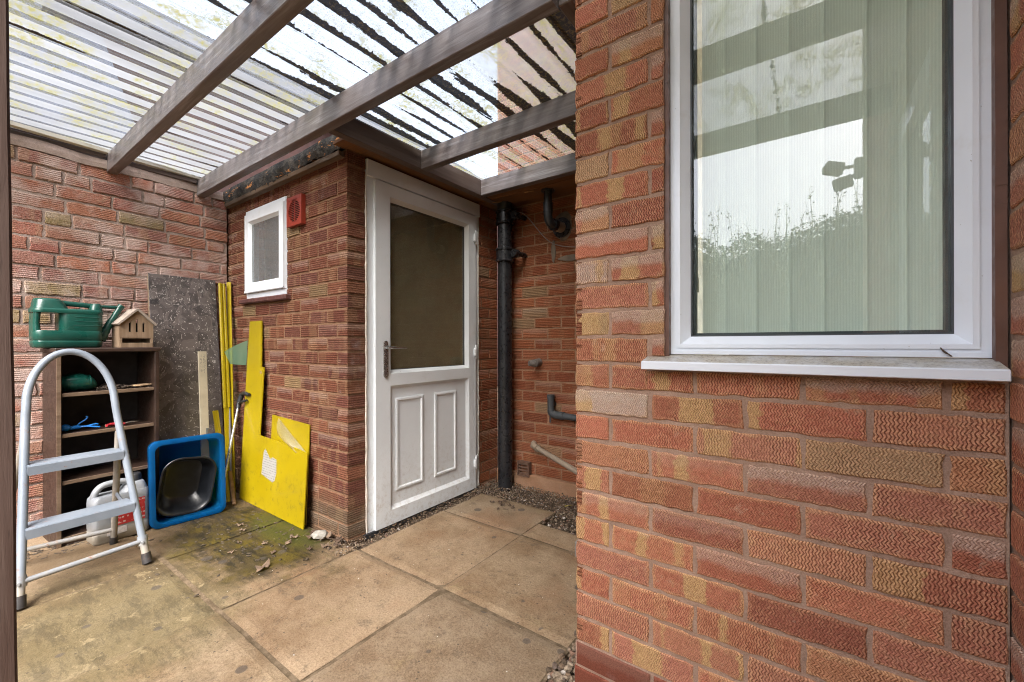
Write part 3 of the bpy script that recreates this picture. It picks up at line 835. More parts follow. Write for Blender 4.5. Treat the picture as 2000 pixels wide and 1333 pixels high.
FX0, FX1, FZ0, FZ1 = -.3035, .2722, .991, 2.26
mb = MB()
mitre_frame(mb, FX0, FX1, FZ0, FZ1, .0165, WY, WY+.05)
mb.box(FX0+.004, FX1-.004, WY-.0035, WY+.01, FZ0+.0005, FZ0+.010)
mitre_frame(mb, FX0+.0165, FX1-.0165, FZ0+.0165, FZ1-.0165, .009, WY-.004, WY+.05)
wf = mb.build('window', M_upvc, house)
mb = MB()
bevel_frame(mb, FX0+.0255, FX1-.0255, FZ0+.0255, FZ1-.0255, .020, WY-.002, WY+.020)
mb.build('glazing_bead', M_upvc, wf)
gx0, gx1, gz0, gz1 = FX0+.0455, FX1-.0455, FZ0+.0455, FZ1-.0455
mb = MB(); mitre_frame(mb, gx0-.001, gx1+.001, gz0-.001, gz1+.001, .0045, WY+.0205, WY+.032)
mb.build('gasket', M_gasket, wf)
mb = MB(); mb.box(gx0-.001, gx1+.001, WY+.0325, WY+.0365, gz0-.001, gz1+.001)
mb.build('pane', M_glass, wf)
mb = MB(); mitre_frame(mb, gx0-.001, gx1+.001, gz0-.001, gz1+.001, .010, WY+.0372, WY+.058)
mb.build('spacer_bar', M_gasket, wf)
# sealant in the reveal
for (x0, x1) in ((WIN[0]-.0015, FX0+.0004), (FX1-.0004, .2868)):
    mb = MB(); pts = 40
    for k in range(pts):
        z0 = .972+(2.3-.972)*k/pts; z1 = .972+(2.3-.972)*(k+1)/pts
        d = .004*mnoise.noise((z0*6, x0*9, 0))
        mb.box(x0, x1, FY+.010+d, WY+.02, z0, z1+.0006)
    mb.build('sealant', M_seal, wf)
# sill
mb = MB()
prof = [(FY+.045, .990), (FY+.028, .9895), (1.078, .9735), (1.0755, .9705), (1.0755, .9535), (1.078, .952), (1.084, .952), (1.084, .962), (FY+.045, .972)]
L = []
for x in (-.359, -.3578, .2760, .2772):
    s = 0 if x in (-.3578, .2760) else 1
    L.append([Vector((x, y+(.001 if s else 0), z-(.001 if s and z > .96 else 0))) for y, z in prof])
mb.loft(L)
mb.build('sill', M_sill, wf, smooth=30)
# room behind the window; open far side added to backlight the blind
mb = MB()
mb.box(-.56, 1.9, 3.2, 3.25, -.04, .35); mb.box(-.56, 1.9, 1.225, 3.2, 2.36, 2.4); mb.box(-.56, 1.9, 1.225, 3.2, -.04, 0)
mb.box(1.85, 1.9, 1.225, 3.2, 0, 2.36); mb.box(-.465, -.46, 1.225, 3.2, 0, 2.36)
mb.build('room_lining', plain('cream_room', (.7,.67,.58), .8), house)
# upvc door in the return wall beside the camera
mb = MB(); dd = Matrix(((0,1,0,RX+.03),(-1,0,0,0),(0,0,1,0),(0,0,0,1)))
def frameYZ(mb, y0, y1, z0, z1, w, xa, xb):
    n = len(mb.v); mitre_frame(mb, y0, y1, z0, z1, w, 0, 1)
    for i in range(n, len(mb.v)):
        q = mb.v[i]; mb.v[i] = (xa+(xb-xa)*q[1], q[0], q[2])
frameYZ(mb, -.155, .615, 0, 1.99, .09, RX+.03, RX+.09)
mb.box(RX+.034, RX+.08, -.065, .525, .85, .98)
d2 = mb.build('back_door', M_upvc, house)
mb = MB(); mb.box(RX+.055, RX+.06, -.067, .527, .088, 1.902); mb.build('pane', M_glass_door, d2)

# vertical blind hanging inside the window
blind = thing('vertical_blind', 'pale cream vertical blind hanging closed behind the large window', 'blind', (0, 1.262, 1.0))
t = NT('blind_fabric'); p = t.pos()
rib = t.rng(t.math('PINGPONG', t.sep(p)[0], .0028), 0, .0028)
cc = t.mix(rib, (.72,.755,.715), (.81,.84,.80))
M_blind = t.fin(cc, .8, t.bump(rib, .25, .002), .2)
tl = t.node('ShaderNodeBsdfTranslucent'); t.put(tl.inputs[0], cc); ms = t.node('ShaderNodeMixShader'); ms.inputs[0].default_value = .45
t.l.new(t.b.outputs[0], ms.inputs[1]); t.l.new(tl.outputs[0], ms.inputs[2]); t.l.new(ms.outputs[0], t.out.inputs[0])
vx = [-.275, -.188, -.1165, -.0446, .025, .104, .171, .235]
for i in range(len(vx)-1):
    mb = MB(); x0, x1 = vx[i], vx[i+1]+.006
    a = random.Random(i).uniform(.004, .011)
    if i == 0: x0 = -.246
    def fn(u, v, x0=x0, x1=x1, a=a):
        x = x0+(x1-x0)*u
        return Vector((x, 1.255+a*u+.004*math.sin(PI*u), .99+(2.33-.99)*v))
    n0 = len(mb.f); mb.grid(fn, 6, 4)
    fn2 = lambda u, v: fn(1-u, v)+Vector((0, .0012, 0))
    mb.grid(fn2, 6, 4)
    mb.build('vane', M_blind, blind, smooth=60)
mb = MB(); mb.box(-.28, .26, 1.24, 1.285, 2.335, 2.36, .003); mb.build('head_rail', M_upvc, blind)
mb = MB(); mb.tube([(-.2565, 1.240, 2.33), (-.2555, 1.240, 1.2)], .0012, 6); mb.tube([(-.2555, 1.240, 1.2), (-.2555, 1.240, 1.16)], .003, 8)
mb.build('pull_cord', plain('cord_cream', (.5,.48,.38), .7), blind)

# ================================================================== outhouse
OX = -1.952; OY = 1.265
oh = thing('outhouse', 'low brick outhouse with white half-glazed door and small white window', 'outhouse', (-2.6, 1.9, 0))
def col_out(r, *a):
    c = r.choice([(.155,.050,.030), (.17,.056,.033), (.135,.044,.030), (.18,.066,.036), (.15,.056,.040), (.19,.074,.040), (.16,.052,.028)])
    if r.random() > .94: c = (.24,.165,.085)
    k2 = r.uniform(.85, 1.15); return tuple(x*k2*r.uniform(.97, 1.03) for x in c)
mb = MB()
SW = (-3.108, -2.570, 1.290, 1.912)
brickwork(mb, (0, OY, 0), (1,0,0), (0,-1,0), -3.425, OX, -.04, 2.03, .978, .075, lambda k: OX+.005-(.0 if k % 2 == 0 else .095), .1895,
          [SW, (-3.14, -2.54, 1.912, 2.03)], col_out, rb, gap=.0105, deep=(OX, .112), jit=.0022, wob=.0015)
# soldier course over the window
for i in range(9):
    u0 = -3.14+i*.0668
    brickwork(mb, (0, OY, 0), (1,0,0), (0,-1,0), u0+.004, min(u0+.0628, -2.542), 1.918, 2.028, 1.910, .13, lambda k: u0-.001, .5, [], col_out, rb, gap=.004, jit=.002)
rich_box(mb, -3.5, -3.108, OY+.0045, OY+.11, -.04, 2.03)
rich_box(mb, -2.570, OX-.0045, OY+.0045, OY+.11, -.04, 2.03)
rich_box(mb, -3.108, -2.570, OY+.0045, OY+.11, -.04, 1.290)
rich_box(mb, -3.108, -2.570, OY+.0045, OY+.11, 1.912, 2.03)
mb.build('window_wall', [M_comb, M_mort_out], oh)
mb = MB()
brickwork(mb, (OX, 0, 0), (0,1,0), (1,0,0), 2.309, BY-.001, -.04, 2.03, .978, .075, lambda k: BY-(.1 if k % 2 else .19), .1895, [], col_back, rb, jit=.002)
rich_box(mb, OX-.11, OX-.0045, 2.309, BY+.004, -.04, 2.03)
rich_box(mb, OX-.11, OX-.0045, 1.375, 2.309, -.04, -.004)
mb.build('door_wall', [M_back, M_mort_out], oh)
# projecting dark tile under the small window
mb = MB()
for i in range(3):
    x0 = -3.16+i*.212; mb.box(x0, x0+.208, OY-.034, OY+.05, 1.288-.002*i, 1.318-.001*i, .006)
mb.build('window_ledge', plain('dark_red_tile', (.085,.030,.026), .7, .2, 12, (.03,.02,.018), .5, .4, 50), oh)
# inside
mb = MB()
mb.box(-3.45, -3.40, OY+.111, BY, -.03, 2.03); mb.box(-3.45, OX-.115, BY, BY+.05, -.03, 2.03)
mb.box(-3.45, OX-.115, OY+.111, BY, -.04, -.02)
mb.build('room_lining', plain('ochre_plaster', (.62,.54,.32), .9, .2, 3), oh)
mb = MB(); mb.box(-3.46, -1.84, OY-.03, BY+.05, 2.045, 2.10)
mb.build('roof', plain('roof_felt', (.03,.03,.03), .9), oh)
# small window
mb = MB(); a0, a1, b0, b1 = -3.106, -2.572, 1.322, 1.909
mitre_frame(mb, a0, a1, b0, b1, .034, OY-.004, OY+.05)
mb.box(a0+.001, a1-.001, OY-.010, OY+.02, b1-.030, b1-.001, .002)
sw = mb.build('window', M_upvc, oh)
mb = MB(); mitre_frame(mb, a0+.012, a1-.003, b0+.036, b1-.031, .050, OY-.022, OY-.0042)
bevel_frame(mb, a0+.062, a1-.053, b0+.086, b1-.081, .018, OY-.020, OY-.004)
mb.box(a0+.012, a1-.003, OY-.026, OY-.015, b0+.0345, b0+.050, .003)
mb.build('sash', M_upvc, sw)
mb = MB(); mb.box(a0+.078, a1-.069, OY-.0035, OY+.0005, b0+.102, b1-.097); mb.build('pane', M_glass_small, sw)
mb = MB(); mb.box(a0+.081, a0+.098, OY+.003, OY+.03, b0+.104, b1-.099); mb.build('spacer_bar', plain('grey_bar', (.2,.22,.25), .5), sw)
# extract vent
mb = MB(); v0, v1, z0, z1 = -2.522, -2.355, 1.706, 1.876
mitre_frame(mb, v0, v1, z0, z1, .018, OY-.026, OY-.001)
cxv, czv = (v0+v1)/2, (z0+z1)/2
mb.box(cxv-.003, cxv+.003, OY-.023, OY-.018, z0+.018, z1-.018)
for k in range(13):
    z = z0+.0225+k*.0104
    mb.box(v0+.017, v1-.017, OY-.0235, OY-.021, z+.001, z+.0042)
# corner webs leave a round opening behind the bars
n = 32
for q in range(4):
    pts = []; a0_ = q*90
    cnr = ((v1-.017, z1-.017), (v0+.017, z1-.017), (v0+.017, z0+.017), (v1-.017, z0+.017))[q]
    arc = [(cxv+.064*math.cos(math.radians(a0_+90*k/8)), czv+.064*math.sin(math.radians(a0_+90*k/8))) for k in range(9)]
    poly = [cnr]+arc[::-1]
    MM = Matrix(((1,0,0,0),(0,0,-1,OY-.0205),(0,1,0,0),(0,0,0,1)))
    mb.prism(poly, .004, MM)
vt = mb.build('vent_grille', M_terr, oh)
mb = MB(); mb.box(v0+.016, v1-.016, OY-.006, OY-.0015, z0+.016, z1-.016); mb.build('shade_sheet', M_dark, vt)  # black sheet put in for the shade behind the bars
# door
door = MB()
def YZ(mb, fnc):
    n = len(mb.v); fnc(mb)
    for i in range(n, len(mb.v)):
        q = mb.v[i]; mb.v[i] = (OX-q[1], q[0], q[2])       # local x->world y, local y (front negative) -> +X
DY0, DY1 = 1.379, 2.307
mb = MB()
YZ(mb, lambda m: mitre_frame(m, DY0, DY1, -.004, 1.93, .050, -.002, .06))
YZ(mb, lambda m: m.box(DY0, DY1+.012, -.012, .05, 1.927, 2.018, .003))
fr = mb.build('door_frame', M_upvc_door, oh)
LY0, LY1, LZ0, LZ1 = 1.424, 2.262, -.002, 1.915
mb = MB()
def leaf(m):
    w = .098
    # stiles and rails of the leaf around the glass and the panel
    for (a, b, c, d) in ((LY0, LY0+w, LZ0, LZ1), (LY1-w+.025, LY1, LZ0, LZ1), (LY0+w, LY1-w+.025, 1.846, LZ1), (LY0+w, LY1-w+.025, .782, .850), (LY0+w, LY1-w+.025, LZ0, .080)):
        m.box(a, b, -.020, .04, c, d, .0)
YZ(mb, leaf)
dl = mb.build('door', M_upvc_door, oh)
gy0, gy1 = LY0+.098, LY1-.073
mb = MB()
YZ(mb, lambda m: bevel_frame(m, gy0, gy1, .850, 1.846, .020, -.018, .004))
YZ(mb, lambda m: bevel_frame(m, gy0, gy1, .080, .782, .020, -.018, -.004))
mb.build('glazing_bead', M_upvc_door, dl)
mb = MB(); YZ(mb, lambda m: mitre_frame(m, gy0+.019, gy1-.019, .869, 1.827, .005, .005, .012)); mb.build('gasket', M_gasket, dl)
mb = MB(); YZ(mb, lambda m: m.box(gy0+.018, gy1-.018, .0125, .0165, .868, 1.828)); mb.build('pane', M_glass_door, dl)
mb = MB(); YZ(mb, lambda m: m.box(gy0+.018, gy1-.018, -.0035, .004, .098, .764))
mb.build('lower_panel', M_upvc_door, dl)
for (y0, y1) in ((1.57, 1.78), (1.874, 2.074)):
    mb = MB()
    YZ(mb, lambda m: bevel_frame(m, y0, y1, .173, .707, .006, -.004, -.011))
    YZ(mb, lambda m: mitre_frame(m, y0+.006, y1-.006, .179, .701, .009, -.011, -.0034))
    YZ(mb, lambda m: bevel_frame(m, y0+.015, y1-.015, .188, .692, .006, -.011, -.0038))
    mb.build('panel_moulding', M_upvc_door, dl)
# handle
mb = MB()
pl = [(y, z) for y, z in rrect(.027, .205, .0134, 6)]
MM = Matrix(((0,0,1,OX+.0202),(1,0,0,1.488),(0,1,0,.932),(0,0,0,1)))
mb.prism(pl, .008, MM); hd = mb.build('handle', M_chrome, dl, smooth=40)
mb = MB()
mb.tube([(OX+.028, 1.486, .997), (OX+.050, 1.486, .997)], .009, 12)
mb.tube(bez((OX+.052, 1.480, .997), (OX+.066, 1.52, .999), (OX+.058, 1.56, .996), (OX+.054, 1.612, .994), 12), [.009, .0105, .011, .011, .010, .0095, .009, .0085, .0085, .008, .008, .0075, .005], 12, flat=.7)
mb.build('lever', plain('bright_chrome', (.62,.62,.62), .12, .1, 40, (.2,.15,.12), .4, 0, 80, None, .95), dl, smooth=60)
mb = MB(); mb.tube([(OX+.0275, 1.488, .885), (OX+.031, 1.488, .885)], .009, 14); mb.build('lock_cylinder', M_chrome, dl)
for z in (1.765, .958, .178):
    mb = MB()
    mb.box(OX+.0175, OX+.036, 2.232, 2.262, z-.032, z+.030, .009)
    mb.box(OX-.001, OX+.018, 2.262, 2.290, z-.045, z+.050, .004)
    mb.tube([(OX+.020, 2.263, z-.045), (OX+.020, 2.263, z+.05)], .008, 10)
    mb.build('hinge', M_upvc_door, dl, smooth=40)
mb = MB(); mb.box(OX-.05, OX+.012, DY0-.02, DY1+.01, -.03, -.006); mb.build('threshold', M_blackpl, oh)
# sealant beads round the door frame
zz = np.linspace(0, 1.93, 60)
M_dseal = plain('old_white_sealant', (.55,.50,.44), .6, .15, 30, (.15,.1,.07), .5)
for yb in (DY0-.002, DY1+.002):
    mb = MB(); mb.tube([(OX+.002, yb+.003*mnoise.noise((z*18, yb, 0)), z) for z in zz], [.0055+.003*mnoise.noise((z*30, 3, yb)) for z in zz], 6)
    mb.build('door_sealant', M_dseal, oh)
# rotten board under the roof edge
mb = MB()
N = 70; r5 = random.Random(5)
Lf = []
for i in range(N+1):
    x = -3.40+(1.50)*i/N
    zb = 2.014+.020*mnoise.noise((x*6, 0, 0))+.004*r5.uniform(-1, 1)+(.012 if x > -2.4 else -.008)
    y0 = 1.225+.008*mnoise.noise((x*4, 5, 0))
    Lf.append([Vector((x, y0, 2.10)), Vector((x, y0-.004, 2.06)), Vector((x, y0+.012+.01*mnoise.noise((x*25, 1, 0)), zb)), Vector((x, OY-.001, zb+.012)), Vector((x, OY-.001, 2.10))])
mb.loft(Lf); mb.build('rotten_fascia', M_rot, oh, smooth=35)
mb = MB()
L = []
for i in range(31):
    x = -3.39+1.42*i/30
    L.append([Vector((x, 1.235+.006*mnoise.noise((x*11,2,2)), 1.992+.006*mnoise.noise((x*8,0,1)))), Vector((x, OY-.002, 1.985)), Vector((x, OY-.002, 2.012)), Vector((x, 1.232, 2.014+.004*mnoise.noise((x*15,4,1))))])
mb.loft(L); mb.build('wall_ledge', timber('rough_ledge', (.06,.04,.028), (.13,.085,.055), 'x', .8), oh)
# soffit boards
mb = MB()
mb.box(OX-.02, -1.826, 1.20, 2.30, 2.030, 2.044); mb.box(OX-.02, HX-.047, 2.302, BY-.0005, 2.028, 2.044)
mb.box(-1.824, HX-.047, 2.215, 2.301, 2.030, 2.044)
mb.build('soffit', M_soffit, oh)
for (cx, cy, a) in ((-1.80, 2.40, .5), (-1.50, 2.36, .2)):
    mb = MB(); mb.box(-.035, .035, -.008, .008, 0, .004, .002, Matrix.Translation((cx-.02, cy-.035, 2.023)) @ Matrix.Rotation(a, 4, 'Z'))
    mb.build('splintered_edge', M_raw, oh)
# ================================================================== left garden wall
ud = Vector((-.080, 1.005, 0)).normalized(); nd = Vector((ud.y, -ud.x, 0))
G0 = Vector((-3.32, .26, 0))
def LW(y, off=0.0, z=0.0):       # point on the wall face at world y, pushed out by off
    return Vector((-3.32-.0796*(y-.26), y, z)) + nd*off
def col_left(r, *a):
    c = r.choice([(.34,.145,.105), (.37,.155,.11), (.31,.125,.095), (.36,.165,.12), (.30,.12,.09), (.38,.155,.095), (.33,.15,.12)])
    if r.random() > .93: c = (.27,.20,.10)
    k2 = r.uniform(.86, 1.12); return tuple(x*k2*r.uniform(.97, 1.03) for x in c)
mb = MB(); rw = random.Random(21)
UA, UB = (-2.4-.26)/ud.y, (1.252-.26)/ud.y
brickwork(mb, G0, ud, nd, UA, UB, -.04, 2.055, 1.969, .0765, None, .225, [], col_left, rw, gap=.0125, rand_bond=True, jit=.0036, wob=.004)
n0 = len(mb.f)
a, b = G0+ud*UA-nd*.006, G0+ud*UB-nd*.006
mb.prism([(a.x, a.y), (b.x, b.y), (b.x-.2, b.y), (a.x-.2, a.y)], 2.10, Matrix.Translation((0,0,-.04)), 1)
# lumpy mortar capping along the top
L = []
for i in range(121):
    u = UA+(UB-UA)*i/120
    p = G0+ud*u
    zt = 2.098+.010*mnoise.noise((u*5, 0, 0)); zb = 2.042+.014*mnoise.noise((u*6, 3, 0)); o = .004+.005*mnoise.noise((u*9, 1, 1))
    L.append([p+nd*o+Vector((0,0,zb)), p+nd*(o+.002)+Vector((0,0,(zb+zt)/2)), p+nd*(o-.004)+Vector((0,0,zt)), p-nd*.15+Vector((0,0,zt)), p-nd*.15+Vector((0,0,zb))])
mb.loft(L, mi=1)
for f in mb.f[n0:]: mb.uv.append([(0,0)]*len(f)); mb.uv2.append([(.5,.5)]*len(f)); mb.col.append((.3,.25,.2)); mb.rnd.append((0,0,0))
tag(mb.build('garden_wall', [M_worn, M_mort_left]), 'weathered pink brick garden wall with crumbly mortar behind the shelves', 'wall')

# ================================================================== covered way: rafters, plates, post, clear corrugated sheets
cp = thing('canopy', 'lean-to canopy of brown timber rafters under mossy clear corrugated sheets', 'canopy', (-1.4, 1.0, 0))
for (y0, x0, x1, zb) in ((-.085, -3.36, .283, 2.024), (.615, -3.42, .283, 2.024), (1.066, -3.45, HX-.047, 2.022), (1.655, -1.822, HX-.047, 2.022), (2.19, -1.822, HX-.047, 2.022)):
    mb = MB()
    N = 24; L = []
    for i in range(N+1):
        x = x0+(x1-x0)*i/N; dz = .0025*mnoise.noise((x*1.3, y0*3, 0)); dy = .003*mnoise.noise((x*1.1, y0*5, 4)); b = .003
        y1 = y0+.048; zt = zb+.106
        L.append([Vector((x, y0+dy+b, zb+dz)), Vector((x, y1+dy-b, zb+dz)), Vector((x, y1+dy, zb+dz+b)), Vector((x, y1+dy, zt)), Vector((x, y0+dy, zt)), Vector((x, y0+dy, zb+dz+b))])
    mb.loft(L); mb.build('rafter', M_beam, cp, smooth=30)
mb = MB(); mb.box(-1.874, -1.824, 1.116, 2.50, 2.024, 2.128, .003); mb.build('fascia_beam', M_beamy, cp)
mb = MB(); mb.box(HX-.046, HX-.0015, FY-.02, 2.50, 2.026, 2.128, .003); mb.build('wall_plate', M_beamy, cp)
mb = MB(); mb.box(-3.40, -3.345, -.08, .61, 2.105, 2.128, .002); mb.box(-3.42, -3.362, .67, 1.06, 2.100, 2.126, .002)
mb.build('wall_batten', M_beamy, cp)
PIT = .0982
def sheet(x0, x1, y0, y1, seed, zoff=0):
    mb = MB(); nx = int((x1-x0)/PIT*16); ny = max(8, int((y1-y0)/.06)); rr = random.Random(seed)
    def fn(a, b):
        x = x0+(x1-x0)*a; y = y0+(y1-y0)*b
        z = 2.150+zoff+.0075*math.sin(2*PI*(x+20*PIT+.02)/PIT-PI/2)
        z += .003*mnoise.noise((x*1.5, y*2, seed))
        return Vector((x, y, z))
    mb.grid(fn, nx, ny)
    return mb.build('corrugated_sheet', M_sheet, cp, smooth=80)
sheet(-3.392, -2.500, -.16, 1.20, 1); sheet(-2.515, -1.910, -.15, 1.20, 2, .003); sheet(-1.925, -1.315, -.16, 2.27, 3)
sheet(-1.330, -.722, -.14, 2.28, 4, .003); sheet(-.737, -.573, 1.10, 2.27, 5); sheet(-.737, .284, -.15, 1.104, 6, -.003)
# edge strip of flashing along the left wall and along the outhouse beam
mb = MB()
mb.loft([[LW(y, .000, 2.128), LW(y, .030, 2.131), LW(y, .034, 2.150), LW(y, -.01, 2.150)] for y in np.linspace(-.15, 1.19, 20)])
mb.build('edge_strip', plain('weathered_white_strip', (.55,.54,.48), .6, .12, 6, (.2,.18,.1), .4), cp)
# foam closing strip under the sheet ends
mb = MB(); mb.box(-1.90, -1.83, 1.10, 2.27, 2.130, 2.134); mb.build('felt_strip', M_rot, cp)
# post
mb = MB()
MM = Matrix.Translation((-1.247, .054, 0)) @ Matrix.Rotation(math.radians(-.35), 4, 'Y') @ Matrix.Rotation(math.radians(.42), 4, 'X')
L = []
for i in range(31):
    z = -.03+2.06*i/30; s = .048; d = .002*mnoise.noise((z*3, 1, 0)); b = .004
    P = [(-s, -s+b), (-s+b, -s), (s-b, -s), (s, -s+b), (s, s-b), (s-b, s), (-s+b, s), (-s, s-b)]
    L.append([MM @ Vector((x+d, y+d, z)) for x, y in P])
mb.loft(L); mb.build('post', M_post, cp, smooth=30)

# ================================================================== pipes on the back wall
sp = thing('soil_pipe', 'black cast iron soil pipe with bracketed collars standing in the corner', 'pipe', (-1.80, 2.43, 0))
T = Matrix.Translation((-1.80, 2.43, 0))
mb = MB(); r = .0515
mb.lathe([(r,-.03),(r,.5),(r,1.0),(r,1.55),(r,1.86),(r*.98,2.03)], 28, T); mb.build('pipe', M_black, sp, smooth=40)
for z in (1.655, 1.925):
    mb = MB()
    mb.lathe([(r+.0005,z-.052),(r+.014,z-.048),(r+.015,z-.040),(r+.009,z-.034),(r+.009,z+.030),(r+.015,z+.034),(r+.015,z+.044),(r+.004,z+.052)], 28, T)
    for s in (1,):
        mb.box(-1.80+.045, -1.80+.120, 2.425, 2.455, z-.024, z+.026, .006)
        mb.tube([(-1.80+.105, 2.40, z+.002), (-1.80+.105, 2.535, z+.002)], .018, 10)
        mb.tube([(-1.80+.105, 2.392, z+.002), (-1.80+.105, 2.402, z+.002)], .026, 12)
    mb.build('collar', M_black, sp, smooth=40)
mb = MB(); mb.lathe([(r*.99,1.975),(r+.003,1.98),(r+.003,2.032)], 24, T); mb.build('rubber_boot', M_blackpl, sp, smooth=40)

wp = thing('waste_pipe', 'black plastic waste pipe dropping from the soffit and elbowing into the wall', 'pipe', (-1.412, 2.40, 1.75))
px, py = -1.412, 2.385
mb = MB()
mb.tube([(px, py, 2.032), (px, py, 1.93)], .0275, 20)
mb.tube([(px, py, 2.0285), (px, py, 2.022)], .046, 20)
mb.tube([(px, py, 1.945), (px, py, 1.885)], .0305, 20)
mb.tube([(px, py, 1.9455), (px, py, 1.9405)], .033, 20); mb.tube([(px, py, 1.890), (px, py, 1.885)], .033, 20)
mb.tube(bez((px, py, 1.89), (px, py, 1.835), (px+.004, py+.005, 1.812), (px+.011, py+.055, 1.812), 10), .029, 20)
mb.build('elbow', M_blackpl, wp, smooth=50)
mb = MB(); mb.tube([(px+.009, py+.045, 1.812), (px+.014, py+.072, 1.812)], .040, 24); mb.build('socket_ring', M_black, wp, smooth=40)
mb = MB(); mb.tube([(px+.013, py+.068, 1.812), (px+.022, BY-.001, 1.812)], .036, 24); mb.build('sleeve', M_cream, wp, smooth=50)
mb = MB(); mb.tube([(px+.020, BY-.012, 1.812), (px+.021, BY-.0005, 1.812)], .069, 28); mb.build('wall_flange', M_black, wp, smooth=40)
mb = MB(); mb.tube(spline([(-1.70, 2.41, 1.945), (-1.67, 2.47, 1.945), (-1.63, 2.50, 1.90), (-1.52, 2.525, 1.76), (-1.42, 2.53, 1.695), (-1.25, 2.53, 1.66), (-1.05, 2.53, 1.655)], 8), .0032, 6)
tag(mb.build('cable', plain('grey_cable', (.26,.20,.17), .6)), 'thin pale cable drooping across the back wall from pipe bracket', 'cable')
mb = MB(); mb.tube([(-1.578, 2.538, .885), (-1.578, 2.475, .880)], .028, 16); mb.tube([(-1.578, 2.475, .880), (-1.600, 2.44, .880)], [.026, .019], 14)
tag(mb.build('pipe_stub', plain('grey_cement_stub', (.15,.13,.115), .8, .2, 30, (.05,.04,.035), .5, .2), smooth=40), 'short capped grey pipe stub poking out of the back wall', 'pipe stub')
mb = MB()
mb.tube([(-1.46, 2.50, .66), (-1.46, 2.50, .555)], .024, 16); mb.tube([(-1.46, 2.50, .665), (-1.46, 2.50, .64)], .027, 16)
mb.tube(bez((-1.46, 2.50, .565), (-1.46, 2.50, .535), (-1.445, 2.50, .530), (-1.41, 2.50, .530), 6), .026, 16)
mb.tube([(-1.42, 2.50, .530), (-1.05, 2.50, .517)], .0225, 16); mb.tube([(-1.425, 2.50, .530), (-1.36, 2.50, .528)], .0275, 16)
mb.tube([(-1.46, 2.495, .545), (-1.46, 2.49, .475)], .006, 8)
mb.tube([(-1.46, 2.50, .60), (-1.46, 2.541, .60)], .02, 12)
tag(mb.build('waste_outlet', plain('grey_black_plastic', (.045,.05,.055), .5, .2, 20, (.12,.1,.08), .4), smooth=45), 'grey-black elbowed outlet pipe low on the back wall', 'pipe')
mb = MB()
a, b = Vector((-1.605, 2.50, .295)), Vector((-1.02, 2.19, .245))
mb.tube([a+Vector((-.012,.03,.012)), a, a+(b-a)*.06], [.02,.021,.021], 14); mb.tube([a+(b-a)*.06, a+(b-a)*.10], .0235, 14); mb.tube([a+(b-a)*.1, b], .017, 14)
tag(mb.build('overflow_pipe', M_cream, smooth=45), 'dirty cream overflow pipe sloping along the foot of back wall', 'pipe')
mb = MB()
for k in range(4): mb.box(-1.735, -1.655, 2.505, 2.512, .075+.022*k, .086+.022*k, .001)
mitre_frame(mb, -1.745, -1.645, .06, .165, .010, 2.50, 2.5385)
tag(mb.build('air_brick', plain('old_terracotta', (.13,.07,.045), .9, .2, 15, (.04,.035,.03), .5, .4)), 'small slotted air brick low beside the black soil pipe', 'vent')
mb = MB(); mb.box(-.925, -.80, 1.80, 1.93, -.03, .075, .008, None)
tag(mb.build('gully_surround', M_conc), 'grey concrete gully block in the gravel by the brick corner', 'block')

# ================================================================== things standing along the garden wall
def onwall(o, y, off, z):        # matrix: local +y along wall, +x away from wall
    R = Matrix(((nd.x, ud.x, 0, 0), (nd.y, ud.y, 0, 0), (0, 0, 1, 0), (0, 0, 0, 1)))
    return Matrix.Translation(LW(y, off, z)) @ R
# bookcase
bs = thing('bookcase', 'dark old wooden bookcase with four shelves against the garden wall', 'bookcase', (-3.2, .57, 0))
K = onwall(None, .355, .018, 0)      # local: x 0..D out of the wall, y 0..W, z up
D, W, H = .255, .410, .995
def part(parent, name, mat, *boxes, smooth=None, K=K):
    mb = MB()
    for bx in boxes: mb.box(*bx[:6], bx[6] if len(bx) > 6 else .002, K)
    return mb.build(name, mat, parent, smooth)
part(bs, 'side_panel', M_shelfwood, (0, D, 0, .018, 0, H-.018)); part(bs, 'side_panel', M_shelfwood, (0, D, W-.018, W, 0, H-.018))
part(bs, 'top', M_shelfwood, (-.004, D+.008, -.008, W+.008, H-.0175, H+.006, .005))
part(bs, 'back_panel', plain('dark_back', (.012,.008,.006), .7, .3, 6, (.06,.035,.03), .25), (.001, .006, .018, W-.018, .02, H-.018))
for z in (.772, .566, .328, .045):
    part(bs, 'shelf', M_shelfwood, (.008, D-.014, .019, W-.019, z-.018, z, .001))
    part(bs, 'shelf_edge', M_shelfedge, (D-.0135, D-.006, .019, W-.019, z-.019, z+.0005, .002))
part(bs, 'stile', M_shelfedge, (D+.0005, D+.004, -.001, .015, 0, H-.02, .001)); part(bs, 'stile', M_shelfwood, (D+.0005, D+.004, W-.015, W+.001, 0, H-.02, .001))
part(bs, 'plinth_rail', M_shelfwood, (D-.03, D-.014, .019, W-.019, 0, .027))
top_z = H+.006
